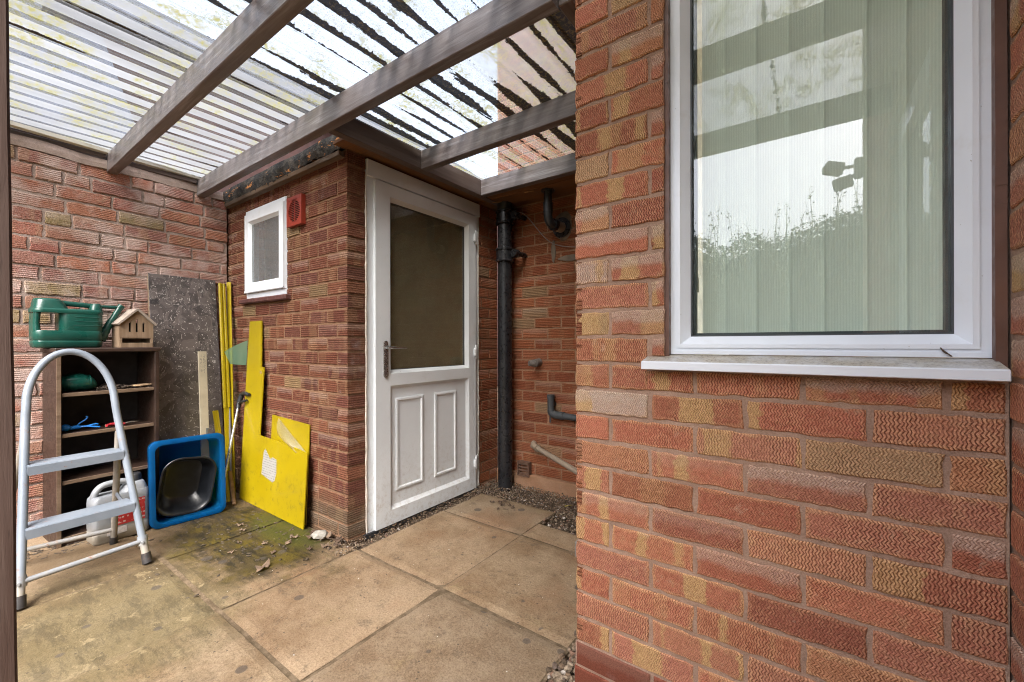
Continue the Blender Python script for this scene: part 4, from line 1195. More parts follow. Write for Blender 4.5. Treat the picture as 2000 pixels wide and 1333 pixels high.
# watering can
wc = thing('watering_can', 'green plastic watering can on the left end of the bookcase top', 'watering can', LW(.43, .14, top_z))
KW = onwall(None, .292, .135, top_z)     # local y along the wall from the can's left end, x across
M_green = plain('green_plastic', (.005,.056,.042), .32, .15, 5, (.05,.07,.045), .25, .06, 150)
def ring(y0, y1, w, z, r=.035, n=6, M=KW):
    return [M @ Vector((q, (y0+y1)/2+p, z)) for p, q in rrect(y1-y0, w, min(r, w/2.05, (y1-y0)/2.05), n)]
mb = MB()
mb.loft([ring(.012,.250,.112,.0), ring(.004,.258,.126,.008), ring(.002,.260,.13,.03), ring(.002,.260,.13,.034), ring(.004,.258,.127,.036), ring(.004,.258,.127,.040), ring(.002,.260,.13,.042), ring(.001,.260,.13,.082), ring(.004,.258,.125,.090)])
mb.loft([ring(.094,.258,.124,.088), ring(.092,.260,.128,.10), ring(.092,.260,.128,.176), ring(.090,.259,.126,.186)])
mb.loft([ring(.002,.030,.10,.085,.012), ring(.002,.026,.095,.13,.012), ring(.004,.030,.10,.18,.012)])
mb.loft([ring(.000,.262,.13,.180), ring(-.001,.263,.132,.186), ring(-.001,.263,.132,.196), ring(.004,.258,.124,.202), ring(.010,.252,.11,.204)])
mb.loft([ring(.002,.130,.12,.200), ring(.006,.125,.112,.215), ring(.008,.112,.104,.243,.04), ring(.012,.104,.094,.252,.04), ring(.020,.096,.08,.254,.035)])
for z in (.118, .140, .162): mb.loft([ring(.118,.2605,.1295,z-.0018), ring(.117,.261,.1315,z), ring(.118,.2605,.1295,z+.0018)], caps=False)
mb.loft([ring(.212,.262,.085,.200,.02), ring(.216,.260,.075,.228,.02), ring(.222,.256,.06,.240,.02)])
mb.build('body', M_green, wc, smooth=50)
mb = MB(); P = lambda y, z: KW @ Vector((0, y, z))
mb.tube(spline([P(.104,.236), P(.15,.232), P(.20,.229), P(.235,.226)], 5), .0085, 10, flat=1.6); mb.build('handle', M_green, wc, smooth=60)
mb = MB()
mb.tube(spline([P(.252,.050), P(.268,.072), P(.29,.115), P(.325,.190), P(.345,.231)], 5), [.032]*3+[.028]*3+[.022]*3+[.018]*4+[.0145]*8, 14)
mb.tube([P(.338,.222), P(.350,.238)], [.016,.0165], 14); mb.build('spout', M_green, wc, smooth=60)
mb = MB(); mb.tube([P(.250,.226), P(.337,.228)], .006, 8, flat=1.5); mb.build('spout_brace', M_green, wc, smooth=60)
# insect house
ih = thing('insect_house', 'small wooden insect house with pitched roof and three slots on the bookcase', 'insect house', LW(.69, .18, top_z))
KI = onwall(None, .604, .115, top_z)      # y 0..0.155, x depth
w_ = .150; dpt = .115
mb = MB()
mb.box(0, dpt, 0, .012, 0, .135, .001, KI); mb.box(0, dpt, w_-.012, w_, 0, .135, .001, KI); mb.box(0, .008, .012, w_-.012, 0, .145, .001, KI)
mb.box(.008, dpt, .012, w_-.012, .052, .060, .0, KI); mb.box(.008, dpt, .012, w_-.012, 0, .008, .0, KI)
mb.build('box', M_palewood, ih)
mb = MB()
# front board: strips between the slots, following the gable
def gab(y): return .135+.078*(1-abs(y-w_/2)/(w_/2))-.004
edges = [0, .040, .050, .070, .080, .100, .110, w_]
for i in range(7):
    y0, y1 = edges[i], edges[i+1]
    if i % 2 == 0:
        pts = [(y0, .056), (y1, .056)] + [(y1, gab(y1))] + ([(w_/2, gab(w_/2))] if y0 < w_/2 < y1 else []) + [(y0, gab(y0))]
        MMi = KI @ Matrix(((0,0,1,dpt-.010),(1,0,0,0),(0,1,0,0),(0,0,0,1)))
        mb.prism(pts, .011, MMi)
    else:
        top = .160 if i == 3 else .142
        MMi = KI @ Matrix(((0,0,1,dpt-.010),(1,0,0,0),(0,1,0,0),(0,0,0,1)))
        mb.prism([(y0, .056), (y1, .056), (y1, .088), (y0, .088)], .011, MMi)
        mb.prism([(y0, top), (y1, top), (y1, gab(y1)), (y0, gab(y0))] if not (y0 < w_/2 < y1) else [(y0, top), (y1, top), (y1, gab(y1)), (w_/2, gab(w_/2)), (y0, gab(y0))], .011, MMi)
mb.box(dpt-.010, dpt+.003, .004, w_-.004, 0, .026, .001, KI)
mb.build('front_board', M_palewood, ih)
mb = MB(); mb.box(.030, .034, .013, w_-.013, .06, .14, 0, KI); mb.build('shade_sheet', M_dark, ih)  # black sheet inside the box stands for shade in the slots
mb = MB()
for s in (-1, 1):
    R = KI @ Matrix.Translation((0, w_/2, .215)) @ Matrix.Rotation(s*math.radians(-46), 4, 'X')
    if s > 0: mb.box(-.006, dpt+.018, -.002, .122, -.004, .008, .0015, R)
    else: mb.box(-.006, dpt+.018, -.122, .002, -.0045, .0075, .0015, R)
mb.build('roof', M_roofwood, ih)
# things on the shelves
SH = lambda y, x, z: K @ Vector((x, y, z))
mb = MB()      # green plastic scoop lying on its side
L = []
cy = .085
for (y, ry, rz, dz) in ((.004,.030,.022,.046),(.012,.046,.035,.046),(.03,.052,.042,.047),(.06,.055,.046,.048),(.095,.053,.045,.046),(.120,.046,.038,.042),(.138,.036,.028,.035),(.148,.024,.016,.028)):
    L.append([SH(.022+y, .150+ry*math.cos(2*PI*k/20), .772+dz+rz*math.sin(2*PI*k/20)) for k in range(20)])
mb.loft(L)
for y in (.03, .118):
    ry, rz = (.0525, .0425) if y < .05 else (.047, .039)
    mb.loft([[SH(.022+y+d, .150+(ry+e)*math.cos(2*PI*k/20), .772+.0455+(rz+e)*math.sin(2*PI*k/20)) for k in range(20)] for d, e in ((-.003,0),(0,.0012),(.003,0))], caps=False)
tag(mb.build('plastic_feeder', plain('sea_green_plastic', (.006,.085,.066), .3, .15, 8, (.05,.08,.06), .25), smooth=60), 'rounded sea-green plastic pot lying on its side on the top shelf', 'plastic pot')
mb = MB(); r8 = random.Random(8)
for i in range(420):
    y = r8.triangular(.15, .41, .23); x = r8.uniform(.05, D-.02); h = .022*max(0, 1-abs(y-.23)/.15)
    c = SH(y, x, .775+r8.random()*h); s = r8.uniform(.003, .0065); R = Matrix.Rotation(r8.uniform(0, 6), 3, 'Z') @ Matrix.Rotation(r8.uniform(-1, 1), 3, 'X')
    mb.add([c+R @ Vector((p[0]*s*2, p[1]*s*.7, p[2]*s*.6)) for p in ICO], ICF)
tag(mb.build('seed_husks', plain('dark_husks', (.045,.030,.020), .9, .5, 60)), kind='stuff')
mb = MB()
L = []
for i in range(9):
    t_ = i/8; y = .285+.115*t_; rr = .013*math.sin(PI*min(1, .12+t_*.8))+.003
    L.append([SH(y, .205+.006*math.sin(t_*5)+rr*1.5*math.cos(2*PI*k/10), .782+.004*t_+rr*.55*math.sin(2*PI*k/10)) for k in range(10)])
mb.loft(L); tag(mb.build('driftwood', plain('pale_bark', (.24,.16,.09), .85, .3, 40, (.06,.04,.03), .5, .3), smooth=50), 'pale sliver of bark lying among husks on the top shelf', 'wood piece')
# blue plastic figure with a round head and stretched limbs
mb = MB(); B0 = lambda y, z, x=.185: SH(y, x, .566+z)
L = [[SH(.045+.021*math.cos(PI*i/8)*-1, .185+.021*math.sin(PI*i/8)*math.cos(2*PI*k/14)+.0, .588+.019*math.sin(PI*i/8)*math.sin(2*PI*k/14)) for k in range(14)] for i in range(1, 8)]
mb.loft(L)
mb.tube([B0(.06,.018), B0(.085,.020), B0(.10,.018)], [.009,.0105,.008], 10)
mb.tube(spline([B0(.085,.022), B0(.10,.040), B0(.118,.052), B0(.128,.066), B0(.122,.070)], 5), .0032, 8)
for (e, xx) in (((.165, .024), .20), ((.168, .010), .215), ((.160, .006), .165)):
    mb.tube(spline([B0(.09,.018), B0(.12,.020, (xx+.185)/2), B0(e[0]-.01, e[1]+.003, xx), B0(e[0], e[1], xx)], 5), .004, 8)
tag(mb.build('toy_figure', plain('bright_blue_rubber', (.008,.16,.52), .4, .15, 20), smooth=60), 'bright blue rubber toy with round head and long limbs on second shelf', 'toy')
mb = MB()
sec = thing('secateurs', 'red-handled pair of secateurs lying on the second shelf', 'secateurs', SH(.26, .20, .566))
mb = MB(); mb.tube(spline([SH(.195,.215,.578), SH(.22,.20,.580), SH(.25,.20,.578), SH(.275,.205,.576)], 5), [.007]*4+[.0085]*8+[.006]*4, 10)
mb.build('handle', plain('red_grip', (.36,.02,.03), .45), sec, smooth=60)
mb = MB(); mb.tube(spline([SH(.20,.18,.574), SH(.24,.175,.573), SH(.275,.19,.575)], 5), .0065, 10); mb.build('handle', plain('cream_grip', (.42,.36,.24), .5), sec, smooth=60)
mb = MB(); mb.tube(spline([SH(.27,.20,.578), SH(.31,.195,.580), SH(.335,.19,.578)], 5), [.008]*5+[.007]*4+[.003]*2, 8, flat=.4); mb.build('blade', plain('worn_steel', (.35,.31,.25), .4, .2, 60, (.2,.1,.05), .5, 0, 80, None, .7), sec, smooth=60)

# step ladder
sl = thing('step_ladder', 'white painted two-step folding ladder with hooped handrail and rusty feet', 'step ladder', (-2.65, .42, 0))
t = NT('chipped_white_paint'); p = t.pos()
z_ = t.sep(p)[2]
c = t.mix(t.rng(t.noise(6, 4, .6, p), .35, .7), (.150,.178,.215), (.185,.213,.250))
low = t.rng(t.math('ADD', z_, t.math('MULTIPLY', t.noise(14, 4, .7, p), .10)), .10, .19, 1, 0)
c = t.mix(t.math('MULTIPLY', low, .75), c, (.30,.26,.20))
ru = t.math('MULTIPLY', t.rng(t.noise(26, 5, .75, p), .60, .68), t.math('ADD', .45, t.math('MULTIPLY', low, .55)))
c = t.mix(ru, c, (.23,.10,.045))
c = t.mix(t.rng(t.noise(90, 3, .6, p), .70, .74, 0, .8), c, (.06,.06,.08))
M_ladder = t.fin(c, .42, t.bump(t.noise(60, 4, .6, p), .12, .004), .45)
M_foot = plain('black_rubber_foot', (.022,.02,.02), .6, .3, 30, (.12,.07,.05), .4)
# front hoop: feet near (-2.49,.205) and (-2.525,.600); leaning back to x=-2.77 at the top
def hoop(yc, half, ztop): pass
zs = .70
fl = [Vector((-2.488, .207, .012)), Vector((-2.60, .226, .33)), Vector((-2.715, .243, .66)), Vector((-2.735, .248, .74))]
fr_ = [Vector((-2.748, .532, .74)), Vector((-2.728, .538, .66)), Vector((-2.625, .568, .33)), Vector((-2.524, .598, .012))]
arch = []
for k in range(1, 12):
    a = PI*k/12
    mid = (fl[-1]+fr_[0])/2; hw = (fr_[0]-fl[-1])/2
    arch.append(mid - hw*math.cos(a) + Vector((-.075*math.sin(a), 0, .245*math.sin(a))))
pts = spline([fl[0], fl[1], fl[2]]+[fl[3]]+arch+[fr_[0]]+fr_[1:], 4)
mb = MB(); mb.tube(pts, .0148, 14); hf = mb.build('front_frame', M_ladder, sl, smooth=60)
for q, nx in ((fl[0], Vector((-.3,.05,1))), (fr_[3], Vector((-.3,-.09,1)))):
    n_ = nx.normalized(); mb = MB()
    mb.tube([q-n_*.012, q+n_*.034], [.0195, .0185], 14); mb.build('rubber_foot', M_foot, sl, smooth=50)
# rear frame
rl = [Vector((-2.700, .238, .60)), Vector((-2.97, .170, .012))]; rr_ = [Vector((-2.715, .538, .60)), Vector((-2.905, .556, .012))]
for a_, b_ in ((rl[0], rl[1]), (rr_[0], rr_[1])):
    mb = MB(); mb.tube([a_, b_], .0135, 12); mb.build('rear_leg', plain('worn_cream_paint', (.25,.23,.20), .5, .15, 20, (.2,.12,.07), .5), sl, smooth=60)
    d_ = (b_-a_).normalized(); mb = MB(); mb.tube([b_-d_*.03, b_+d_*.012], .0165, 12); mb.build('rubber_foot', M_foot, sl, smooth=50)
q0 = rl[0]+(rl[1]-rl[0])*.885; q1 = rr_[0]+(rr_[1]-rr_[0])*.885
mb = MB(); mb.tube([q0, q1], .0105, 10); mb.build('rear_bar', M_ladder, sl, smooth=60)
# front stretcher with clips
def onleg(A, z):
    for i in range(len(A)-1):
        if (A[i].z-z)*(A[i+1].z-z) <= 0: return A[i]+(A[i+1]-A[i])*((z-A[i].z)/(A[i+1].z-A[i].z))
s0, s1 = onleg(fl, .090), onleg(fr_, .098)
mb = MB(); mb.tube([s0, s1], .0105, 10); mb.build('front_bar', M_ladder, sl, smooth=60)
for q in (s0, s1):
    mb = MB(); mb.tube([q+Vector((0,0,-.020)), q+Vector((-.012,0,.020))], .0195, 14)
    mb.tube([q+Vector((.017,-.006,0)), q+Vector((.024,-.008,0))], .006, 8); mb.build('clip', M_ladder, sl, smooth=40)
for z, dep in ((.510, .078), (.272, .078)):
    a_, b_ = onleg(fl, z), onleg(fr_, z)
    ax = (b_-a_).normalized(); out = Vector((0,0,1)).cross(ax); out = -out if out.x > 0 else out     # towards the wall
    MMs = Matrix((( ax.x, out.x, 0, a_.x), (ax.y, out.y, 0, a_.y), (0, 0, 1, z), (0,0,0,1)))
    L_ = (b_-a_).length
    mb = MB()
    prof = [(-.022,-.036),(-.022,.000),(-.019,.005),(-.010,.0065),(dep,.0065),(dep+.004,.003),(dep+.004,-.022),(dep+.001,-.022),(dep+.001,.002),(-.018,.002),(-.0195,-.036)]
    mb.loft([[MMs @ Vector((x, q, zz)) for q, zz in prof] for x in (.006, L_-.006)])
    mb.build('step', M_ladder, sl, smooth=30)
for a_, z in ((fl, .235), (fr_, .250)):
    q = onleg(a_, z); R0, R1 = (rl if a_ is fl else rr_)
    e = R0+(R1-R0)*((R0.z-z-.03)/(R0.z-R1.z))
    mb = MB(); mb.tube([q, (q+e)/2+Vector((0,0,-.035)), e], .006, 8, flat=2.0); mb.build('stay', M_ladder, sl, smooth=50)

# jerrycan
jc = thing('jerrycan', 'translucent white plastic jerrycan with red label and dark cap by the bookcase', 'jerrycan', (-2.98, .60, 0))
KJ = Matrix.Translation((-2.985, .480, 0)) @ Matrix(((math.cos(.10), -math.sin(.10), 0, 0), (math.sin(.10), math.cos(.10), 0, 0), (0,0,1,0), (0,0,0,1)))
t = NT('milky_plastic'); t.b.inputs['Subsurface Weight'].default_value = .0; p = t.pos()
M_milk = t.fin(t.mix(t.rng(t.sep(p)[2], .02, .12), (.30,.27,.22), t.mix(t.rng(t.noise(9, 4, .6, p), .4, .7), (.20,.215,.235), (.25,.262,.275))), .38, None, .4)
mb = MB()
# side profile in (y,z) with a handle hole, built as a body plus shoulder and grip
def jring(y0, y1, w, z, r=.022): return [KJ @ Vector((q, (y0+y1)/2+p, z)) for p, q in rrect(y1-y0, w, min(r, w/2.05, (y1-y0)/2.05), 5)]
mb.loft([jring(.008,.222,.100,.0), jring(0,.230,.116,.012), jring(0,.230,.118,.06), jring(.002,.228,.115,.066), jring(0,.230,.118,.072), jring(0,.230,.118,.20), jring(.002,.229,.116,.226), jring(.012,.226,.105,.238)])
mb.loft([jring(.120,.224,.104,.236), jring(.135,.220,.092,.258), jring(.148,.214,.078,.275), jring(.155,.21,.066,.280)])
mb.tube([KJ @ Vector(q) for q in spline([(0,.018,.225), (0,.022,.255), (0,.045,.283), (0,.085,.290), (0,.13,.288), (0,.165,.274)], 6)], .0155, 12, flat=1.2)
mb.build('body', M_milk, jc, smooth=50)
mb = MB(); mb.lathe([(.024,.278),(.026,.284),(.026,.312),(.023,.318),(.008,.318)], 20, KJ @ Matrix.Translation((0,.182,0))); mb.build('cap', M_blackpl, jc, smooth=40)
def label_mat():
    t = NT('red_label'); p = t.pos(); x, y, z = t.sep(p)
    row = t.math('FRACT', t.math('MULTIPLY', z, 42)); a = t.rng(row, .62, .70)
    wds = t.rng(t.noise(1, 2, .5, t.map(p, (90, 90, 42))), .47, .52)
    white = t.math('MULTIPLY', a, wds)
    c = t.mix(t.math('MULTIPLY', white, .8), (.33,.022,.022), (.45,.38,.36))
    return t.fin(c, .4)
mb = MB(); mb.box(.0592, .0602, .075, .205, .078, .195, 0, KJ); mb.build('label', label_mat(), jc)
mb = MB(); mb.box(.0592, .0600, .050, .130, .035, .068, 0, KJ)
lb = mb.build('warning_label', plain('faded_label', (.46,.44,.43), .5, .1, 60, (.5,.08,.07), .5), jc)

# blue crate on its side, mouth to the yard
bc = thing('storage_crate', 'blue plastic storage crate tipped on its side beside the bookcase', 'crate', (-3.05, .87, 0))
KC = Matrix.Translation((-2.915, .708, .008)) @ Matrix.Rotation(math.radians(-3.5), 4, 'Z') @ Matrix.Rotation(math.radians(-4), 4, 'Y')   # x = out of the mouth, y 0..W, z up
CW, CH = .350, .470
t = NT('translucent_blue_plastic'); p = t.obj()
c = t.mix(t.rng(t.noise(7, 4, .6, p), .35, .7), (.003,.10,.26), (.008,.145,.33))
c = t.mix(t.math('MULTIPLY', t.rng(t.noise(16, 6, .75, t.map(p, (1,1,.5))), .55, .75), .45), c, (.03,.08,.15))
M_blue = t.fin(c, .3, t.bump(t.noise(120, 3, .6, p), .08, .003), .5)
t.b.inputs['Transmission Weight'].default_value = .0
tl = t.node('ShaderNodeBsdfTranslucent'); t.put(tl.inputs[0], (.015,.33,.62)); ms = t.node('ShaderNodeMixShader'); ms.inputs[0].default_value = .7
t.l.new(t.b.outputs[0], ms.inputs[1]); t.l.new(tl.outputs[0], ms.inputs[2]); t.l.new(ms.outputs[0], t.out.inputs[0])
def cring(x, grow, r=.04, n=6): return [KC @ Vector((x, CW/2+p, CH/2+q)) for p, q in rrect(CW+2*grow, CH+2*grow, r+grow*.3, n)]
mb = MB()
mb.loft([cring(-.190,-.040,.05), cring(-.184,-.030,.05), cring(-.06,-.016,.045), cring(-.012,-.015,.045), cring(-.010,-.002,.04), cring(-.040,.000,.04), cring(-.040,.003,.04), cring(-.004,.003,.04), cring(.000,-.003,.04), cring(-.001,-.022,.042),
         cring(-.012,-.0235,.042), cring(-.06,-.0245,.042), cring(-.178,-.034,.045), cring(-.184,-.048,.045)])
mb.build('shell', M_blue, bc, smooth=40)
for z in (.13, .34): mb = MB(); mb.box(-.15, -.06, CW-.022, CW-.012, z, z+.02, .003, KC); mb.build('rib', M_blue, bc)
for y in (.1, .24): mb = MB(); mb.box(-.15, -.06, y, y+.02, CH-.022, CH-.012, .003, KC); mb.build('rib', M_blue, bc)
# black bowl standing inside
KB = Matrix.Translation((-2.955, .880, .200)) @ Matrix.Diagonal((.66, .93, .93, 1)) @ Matrix.Rotation(math.radians(-3), 4, 'Z') @ Matrix.Rotation(math.radians(7), 4, 'Y') @ Matrix.Rotation(math.radians(-8), 4, 'X')
def bring(x, w, h, r, n=8): return [KB @ Vector((x, p, q)) for p, q in rrect(w, h, r, n)]
mb = MB()
mb.loft([bring(-.150,.17,.225,.05), bring(-.146,.19,.245,.06), bring(-.02,.255,.325,.085), bring(.012,.268,.340,.09), bring(.012,.286,.358,.098), bring(.017,.290,.362,.10), bring(.021,.286,.358,.098), bring(.021,.270,.342,.09), bring(.014,.262,.333,.088), bring(-.02,.250,.319,.083),
         bring(-.136,.187,.241,.056), bring(-.143,.160,.215,.045)])
t = NT('black_bowl_plastic'); p = t.obj()
c = t.mix(t.rng(t.noise(9, 5, .7, p), .4, .7), (.006,.007,.009), (.016,.018,.022)); c = t.mix(t.math('MULTIPLY', t.rng(t.noise(28, 5, .75, p), .55, .7), .4), c, (.006,.006,.006))
M_bowl = t.fin(c, .3, t.bump(t.noise(40, 4, .6, p), .1, .004), .5)
tag(mb.build('washing_bowl', M_bowl, smooth=45), 'black plastic washing-up bowl resting inside the tipped blue crate', 'bowl')

# marble-pattern board leaning on the wall
def marble():
    t = NT('grey_marble_laminate'); p = t.pos()
    q = t.node('ShaderNodeVectorMath', operation='ADD'); t.l.new(p, q.inputs[0])
    nz = t.node('ShaderNodeTexNoise'); nz.inputs['Scale'].default_value = 9; t.l.new(p, nz.inputs['Vector'])
    sc = t.node('ShaderNodeVectorMath', operation='SCALE'); t.l.new(nz.outputs['Color'], sc.inputs[0]); sc.inputs['Scale'].default_value = .17
    t.l.new(sc.outputs[0], q.inputs[1]); q = q.outputs[0]
    v = t.vor(27, t.map(q, (1, 1, .75))); e = t.vor(14, t.map(q, (1, 1.1, .8), (3,1,2)), 'DISTANCE_TO_EDGE')
    cr = t.sep(v.outputs['Color'])
    c = t.mix(cr[0], (.045,.039,.039), (.125,.105,.101))
    c = t.mix(t.math('MULTIPLY', t.rng(t.noise(20, 6, .75, q, 1.6), .50, .72), .6), c, (.23,.20,.19))
    c = t.mix(t.math('MULTIPLY', t.rng(e.outputs['Distance'], 0, .014, 1, 0), t.rng(t.noise(7, 4, .6, p), .52, .62)), c, (.40,.37,.36))
    v2 = t.vor(78, t.map(q, (1, 1.5, .7), (5,5,5))); s2 = t.math('MULTIPLY', t.rng(t.math('ADD', v2.outputs['Distance'], t.math('MULTIPLY', t.noise(60, 3, .7, p), .5)), .40, .60, 1, 0), t.rng(t.sep(v2.outputs['Color'])[1], .48, .56))
    c = t.mix(t.math('MULTIPLY', s2, .85), c, (.56,.53,.50))
    v3 = t.vor(10, t.map(q, (1,1,1), (8,2,2))); s3 = t.math('MULTIPLY', t.rng(v3.outputs['Distance'], .25, .4, 1, 0), t.rng(t.sep(v3.outputs['Color'])[2], .72, .8))
    c = t.mix(t.math('MULTIPLY', s3, .8), c, (.022,.021,.023))
    low = t.rng(t.sep(p)[2], .2, 1.15, 1, 0)
    c = t.mix(t.math('MULTIPLY', low, .38), c, (.19,.155,.12))
    return t.fin(c, t.rng(t.noise(9, 4, .6, p), .3, .7, .3, .6), None, .4)
M_marb = marble()
wk = thing('worktop_board', 'tall grey marble-pattern worktop offcut leaning on the garden wall', 'board', (-3.28, 1.0, 0))
ang = math.atan2(.15, 1.46)
KM = onwall(None, .800, .165, 0) @ Matrix.Rotation(-ang, 4, 'Y')
mb = MB(); mb.box(-.004, .004, 0, .370, 0, 1.468, .001, KM); mb.build('laminate_face', M_marb, wk)
mb = MB(); mb.box(-.030, -.0042, 0.002, .368, 0, 1.466, .001, KM); mb.build('core', plain('chipboard', (.20,.145,.095), .9, .2, 60, (.1,.07,.05), .5), wk)
# cream metal strip leaning on the board
def plank(mb, a, b, w, th, wdir, b_=.001):
    a, b = Vector(a), Vector(b); z = (b-a).normalized(); x = Vector(wdir); x = (x-z*x.dot(z)).normalized(); y = z.cross(x)
    M = Matrix(((x.x,y.x,z.x,a.x),(x.y,y.y,z.y,a.y),(x.z,y.z,z.z,a.z),(0,0,0,1)))
    mb.box(-w/2, w/2, -th/2, th/2, 0, (b-a).length, b_, M); return M, (b-a).length
cs = thing('cream_strip', 'flat cream strip with printed marks leaning on the marble board', 'strip', (-3.05, 1.01, 0))
mb = MB(); MS, LS = plank(mb, (-3.045, 1.010, .003), (-3.185, 1.030, .972), .046, .012, ud)
mb.build('strip', plain('aged_cream_paint', (.33,.29,.215), .45, .1, 10, (.16,.12,.08), .3, .1), cs)
def print_mat():
    t = NT('faint_print'); p = t.pos()
    a = t.rng(t.noise(1, 2, .6, t.map(p, (260, 260, 120))), .5, .56)
    return t.fin(t.mix(t.math('MULTIPLY', a, .7), (.33,.29,.215), (.10,.09,.08)), .5)
mb = MB()
for (x0, x1, z0, z1) in ((-.014, -.004, LS-.13, LS-.02), (.002, .015, LS-.14, LS-.02)):
    for s in (-1, 1): mb.box(x0, x1, s*.0061, s*.0064, z0, z1, 0, MS)
mb.build('print', print_mat(), cs)
mb = MB()
for s in (-1,): mb.box(.004, .020, s*.0068, s*.0095, .445, .490, .002, MS); mb.box(.008, .016, s*.010, s*.0104, .455, .480, 0, MS)
mb.build('clip', plain('grey_clip', (.10,.10,.095), .5), cs)

# yellow offcuts, rods
t = NT('yellow_laminate'); p = t.pos()
c = t.mix(t.rng(t.noise(3, 3, .6, p), .35, .7), (.32,.235,.002), (.37,.275,.004))
low = t.rng(t.sep(p)[2], .0, .45, 1, 0)
gr = t.math('MULTIPLY', t.rng(t.noise(26, 6, .82, p), .53, .68), t.math('ADD', .22, t.math('MULTIPLY', low, .6)))
c = t.mix(gr, c, (.10,.085,.02))
c = t.mix(t.math('MULTIPLY', t.rng(t.noise(7, 5, .7, t.map(p, (1,1,.4))), .6, .75), .3), c, (.30,.25,.03))
t.put(t.b.inputs['Coat Weight'], .3)
M_yel = t.fin(c, .36, None, .45)
M_yel_edge = plain('yellow_edge', (.16,.13,.03), .6, .2, 20, (.04,.035,.02), .6)
ya = thing('yellow_batten', 'twin-ridged yellow batten leaning against the right edge of marble board', 'batten', (-3.08, 1.16, 0))
mb = MB(); MA, LA = plank(mb, (-3.085, 1.155, .002), (-3.335, 1.195, 1.44), .040, .004, ud)
mb.build('back', M_yel, ya)
for xo in (-.0125, .0115):
    mb = MB(); mb.box(xo-.0065, xo+.0065, .0022, .010, .60, LA, .001, MA); mb.box(xo-.0065, xo+.0065, -.010, -.0022, .60, LA, .001, MA); mb.build('ridge', M_yel, ya)
mb = MB(); plank(mb, (-3.095, 1.172, .002), (-3.345, 1.243, 1.455), .030, .008, (1,.7,0))
tag(mb.build('yellow_batten', M_yel), 'tallest plain yellow batten standing in the wall corner', 'batten')
mb = MB(); MC_, LC = plank(mb, (-3.06, 1.128, .002), (-3.20, 1.108, .580), .034, .006, ud); mb.box(-.003, .003, -.006, .006, 0, LC, .0, MC_)
tag(mb.build('yellow_batten', M_yel), 'short yellow batten behind the corner of the blue crate', 'batten')
mb = MB(); mb.tube([(-3.06, 1.150, .0), (-3.28, 1.215, .98)], .0075, 10)
tag(mb.build('metal_rod', plain('dull_grey_metal', (.13,.125,.125), .45, .15, 20, (.1,.07,.05), .4), smooth=60), 'thin dull grey rod leaning between the yellow battens', 'rod')
lp = thing('litter_picker', 'silver litter picker with black trigger handle leaning by the yellow sheet', 'litter picker', (-3.0, 1.12, 0))
mb = MB(); a_, b_ = Vector((-2.985, 1.075, .15)), Vector((-3.10, 1.205, .60)); mb.tube([a_, b_], .0085, 12)
mb.build('shaft', plain('brushed_alloy', (.42,.42,.43), .3, .1, 20, (.2,.19,.18), .3, 0, 80, None, .8), lp, smooth=60)
mb = MB(); d_ = (b_-a_).normalized(); c_ = b_-d_*.01
mb.tube([c_, c_+d_*.05], [.013,.015], 10); mb.tube(spline([c_+d_*.045, c_+d_*.09+Vector((.03,0,.01)), c_+Vector((.095,.01,.105)), c_+Vector((.14,.012,.10))], 5), [.016]*5+[.013]*6+[.010]*5, 10)
mb.tube(spline([c_+d_*.03, c_+Vector((.06,.0,.05)), c_+Vector((.11,.01,.062))], 5), .008, 8)
mb.build('handle', M_blackpl, lp, smooth=50)
mb = MB(); mb.tube([a_+d_*.03, a_-d_*.08], [.012,.010], 10); mb.box(-.012,.012,-.004,.004,-.07,0,.002, Matrix.Translation(a_-d_*.07)); mb.build('jaw', M_blackpl, lp, smooth=50)
mb = MB(); mb.tube(spline([(-3.035, 1.13, .205), (-3.03, 1.14, .12), (-3.0, 1.135, .05), (-2.955, 1.125, .012)], 6), .012, 8, flat=.5)
tag(mb.build('bent_lath', plain('brown_lath', (.20,.12,.075), .7, .2, 20, (.08,.05,.03), .4), smooth=50), 'curved brown strip of wood lying at foot of battens', 'strip')

# yellow sheets leaning on the outhouse
ys_ = thing('yellow_sheet', 'L-shaped yellow plastic sheet with torn label leaning on the outhouse', 'sheet', (-2.66, 1.2, 0))
def tilt(y0, y1, H):     # local (x world, height s along sheet) -> world, lower edge at y0
    a = math.atan2(y1-y0, H)
    def f(x, s, o=0): return Vector((x, y0+s*math.sin(a)-o*math.cos(a), s*math.cos(a)+o*math.sin(a)))
    return f
fy = tilt(1.196, 1.250, 1.17)
out = [(-3.062, .006), (-2.262, .004), (-2.252, .418), (-2.45, .436), (-2.64, .440), (-2.818, .446), (-2.806, .872), (-2.842, .876), (-2.868, 1.17), (-3.035, 1.17), (-3.045, .90), (-3.048, .75), (-3.056, .40)]
def sheetpoly(mb, f, out, th):
    n = len(out)
    V = [f(x, s, 0) for x, s in out]+[f(x, s, -th) for x, s in out]
    mb.add(V, [list(range(n)), [2*n-1-k for k in range(n)]]+[(k, n+k, n+(k+1) % n, (k+1) % n) for k in range(n)])
mb = MB(); sheetpoly(mb, fy, out, .006); mb.build('panel', M_yel, ys_)
def sticker_mat():
    t = NT('torn_label'); p = t.pos(); x, y, z = t.sep(p)
    row = t.rng(t.math('FRACT', t.math('MULTIPLY', z, 70)), .55, .7)
    wd = t.rng(t.noise(1, 2, .6, t.map(p, (130, 130, 70))), .44, .5)
    c = t.mix(t.math('MULTIPLY', t.math('MULTIPLY', row, wd), .6), (.33,.32,.29), (.10,.10,.10))
    return t.fin(c, .7)
mb = MB(); st = [(-2.770,.215),(-2.628,.190),(-2.600,.205),(-2.585,.250),(-2.590,.330),(-2.640,.338),(-2.668,.320),(-2.700,.350),(-2.735,.375),(-2.752,.355),(-2.764,.28)]
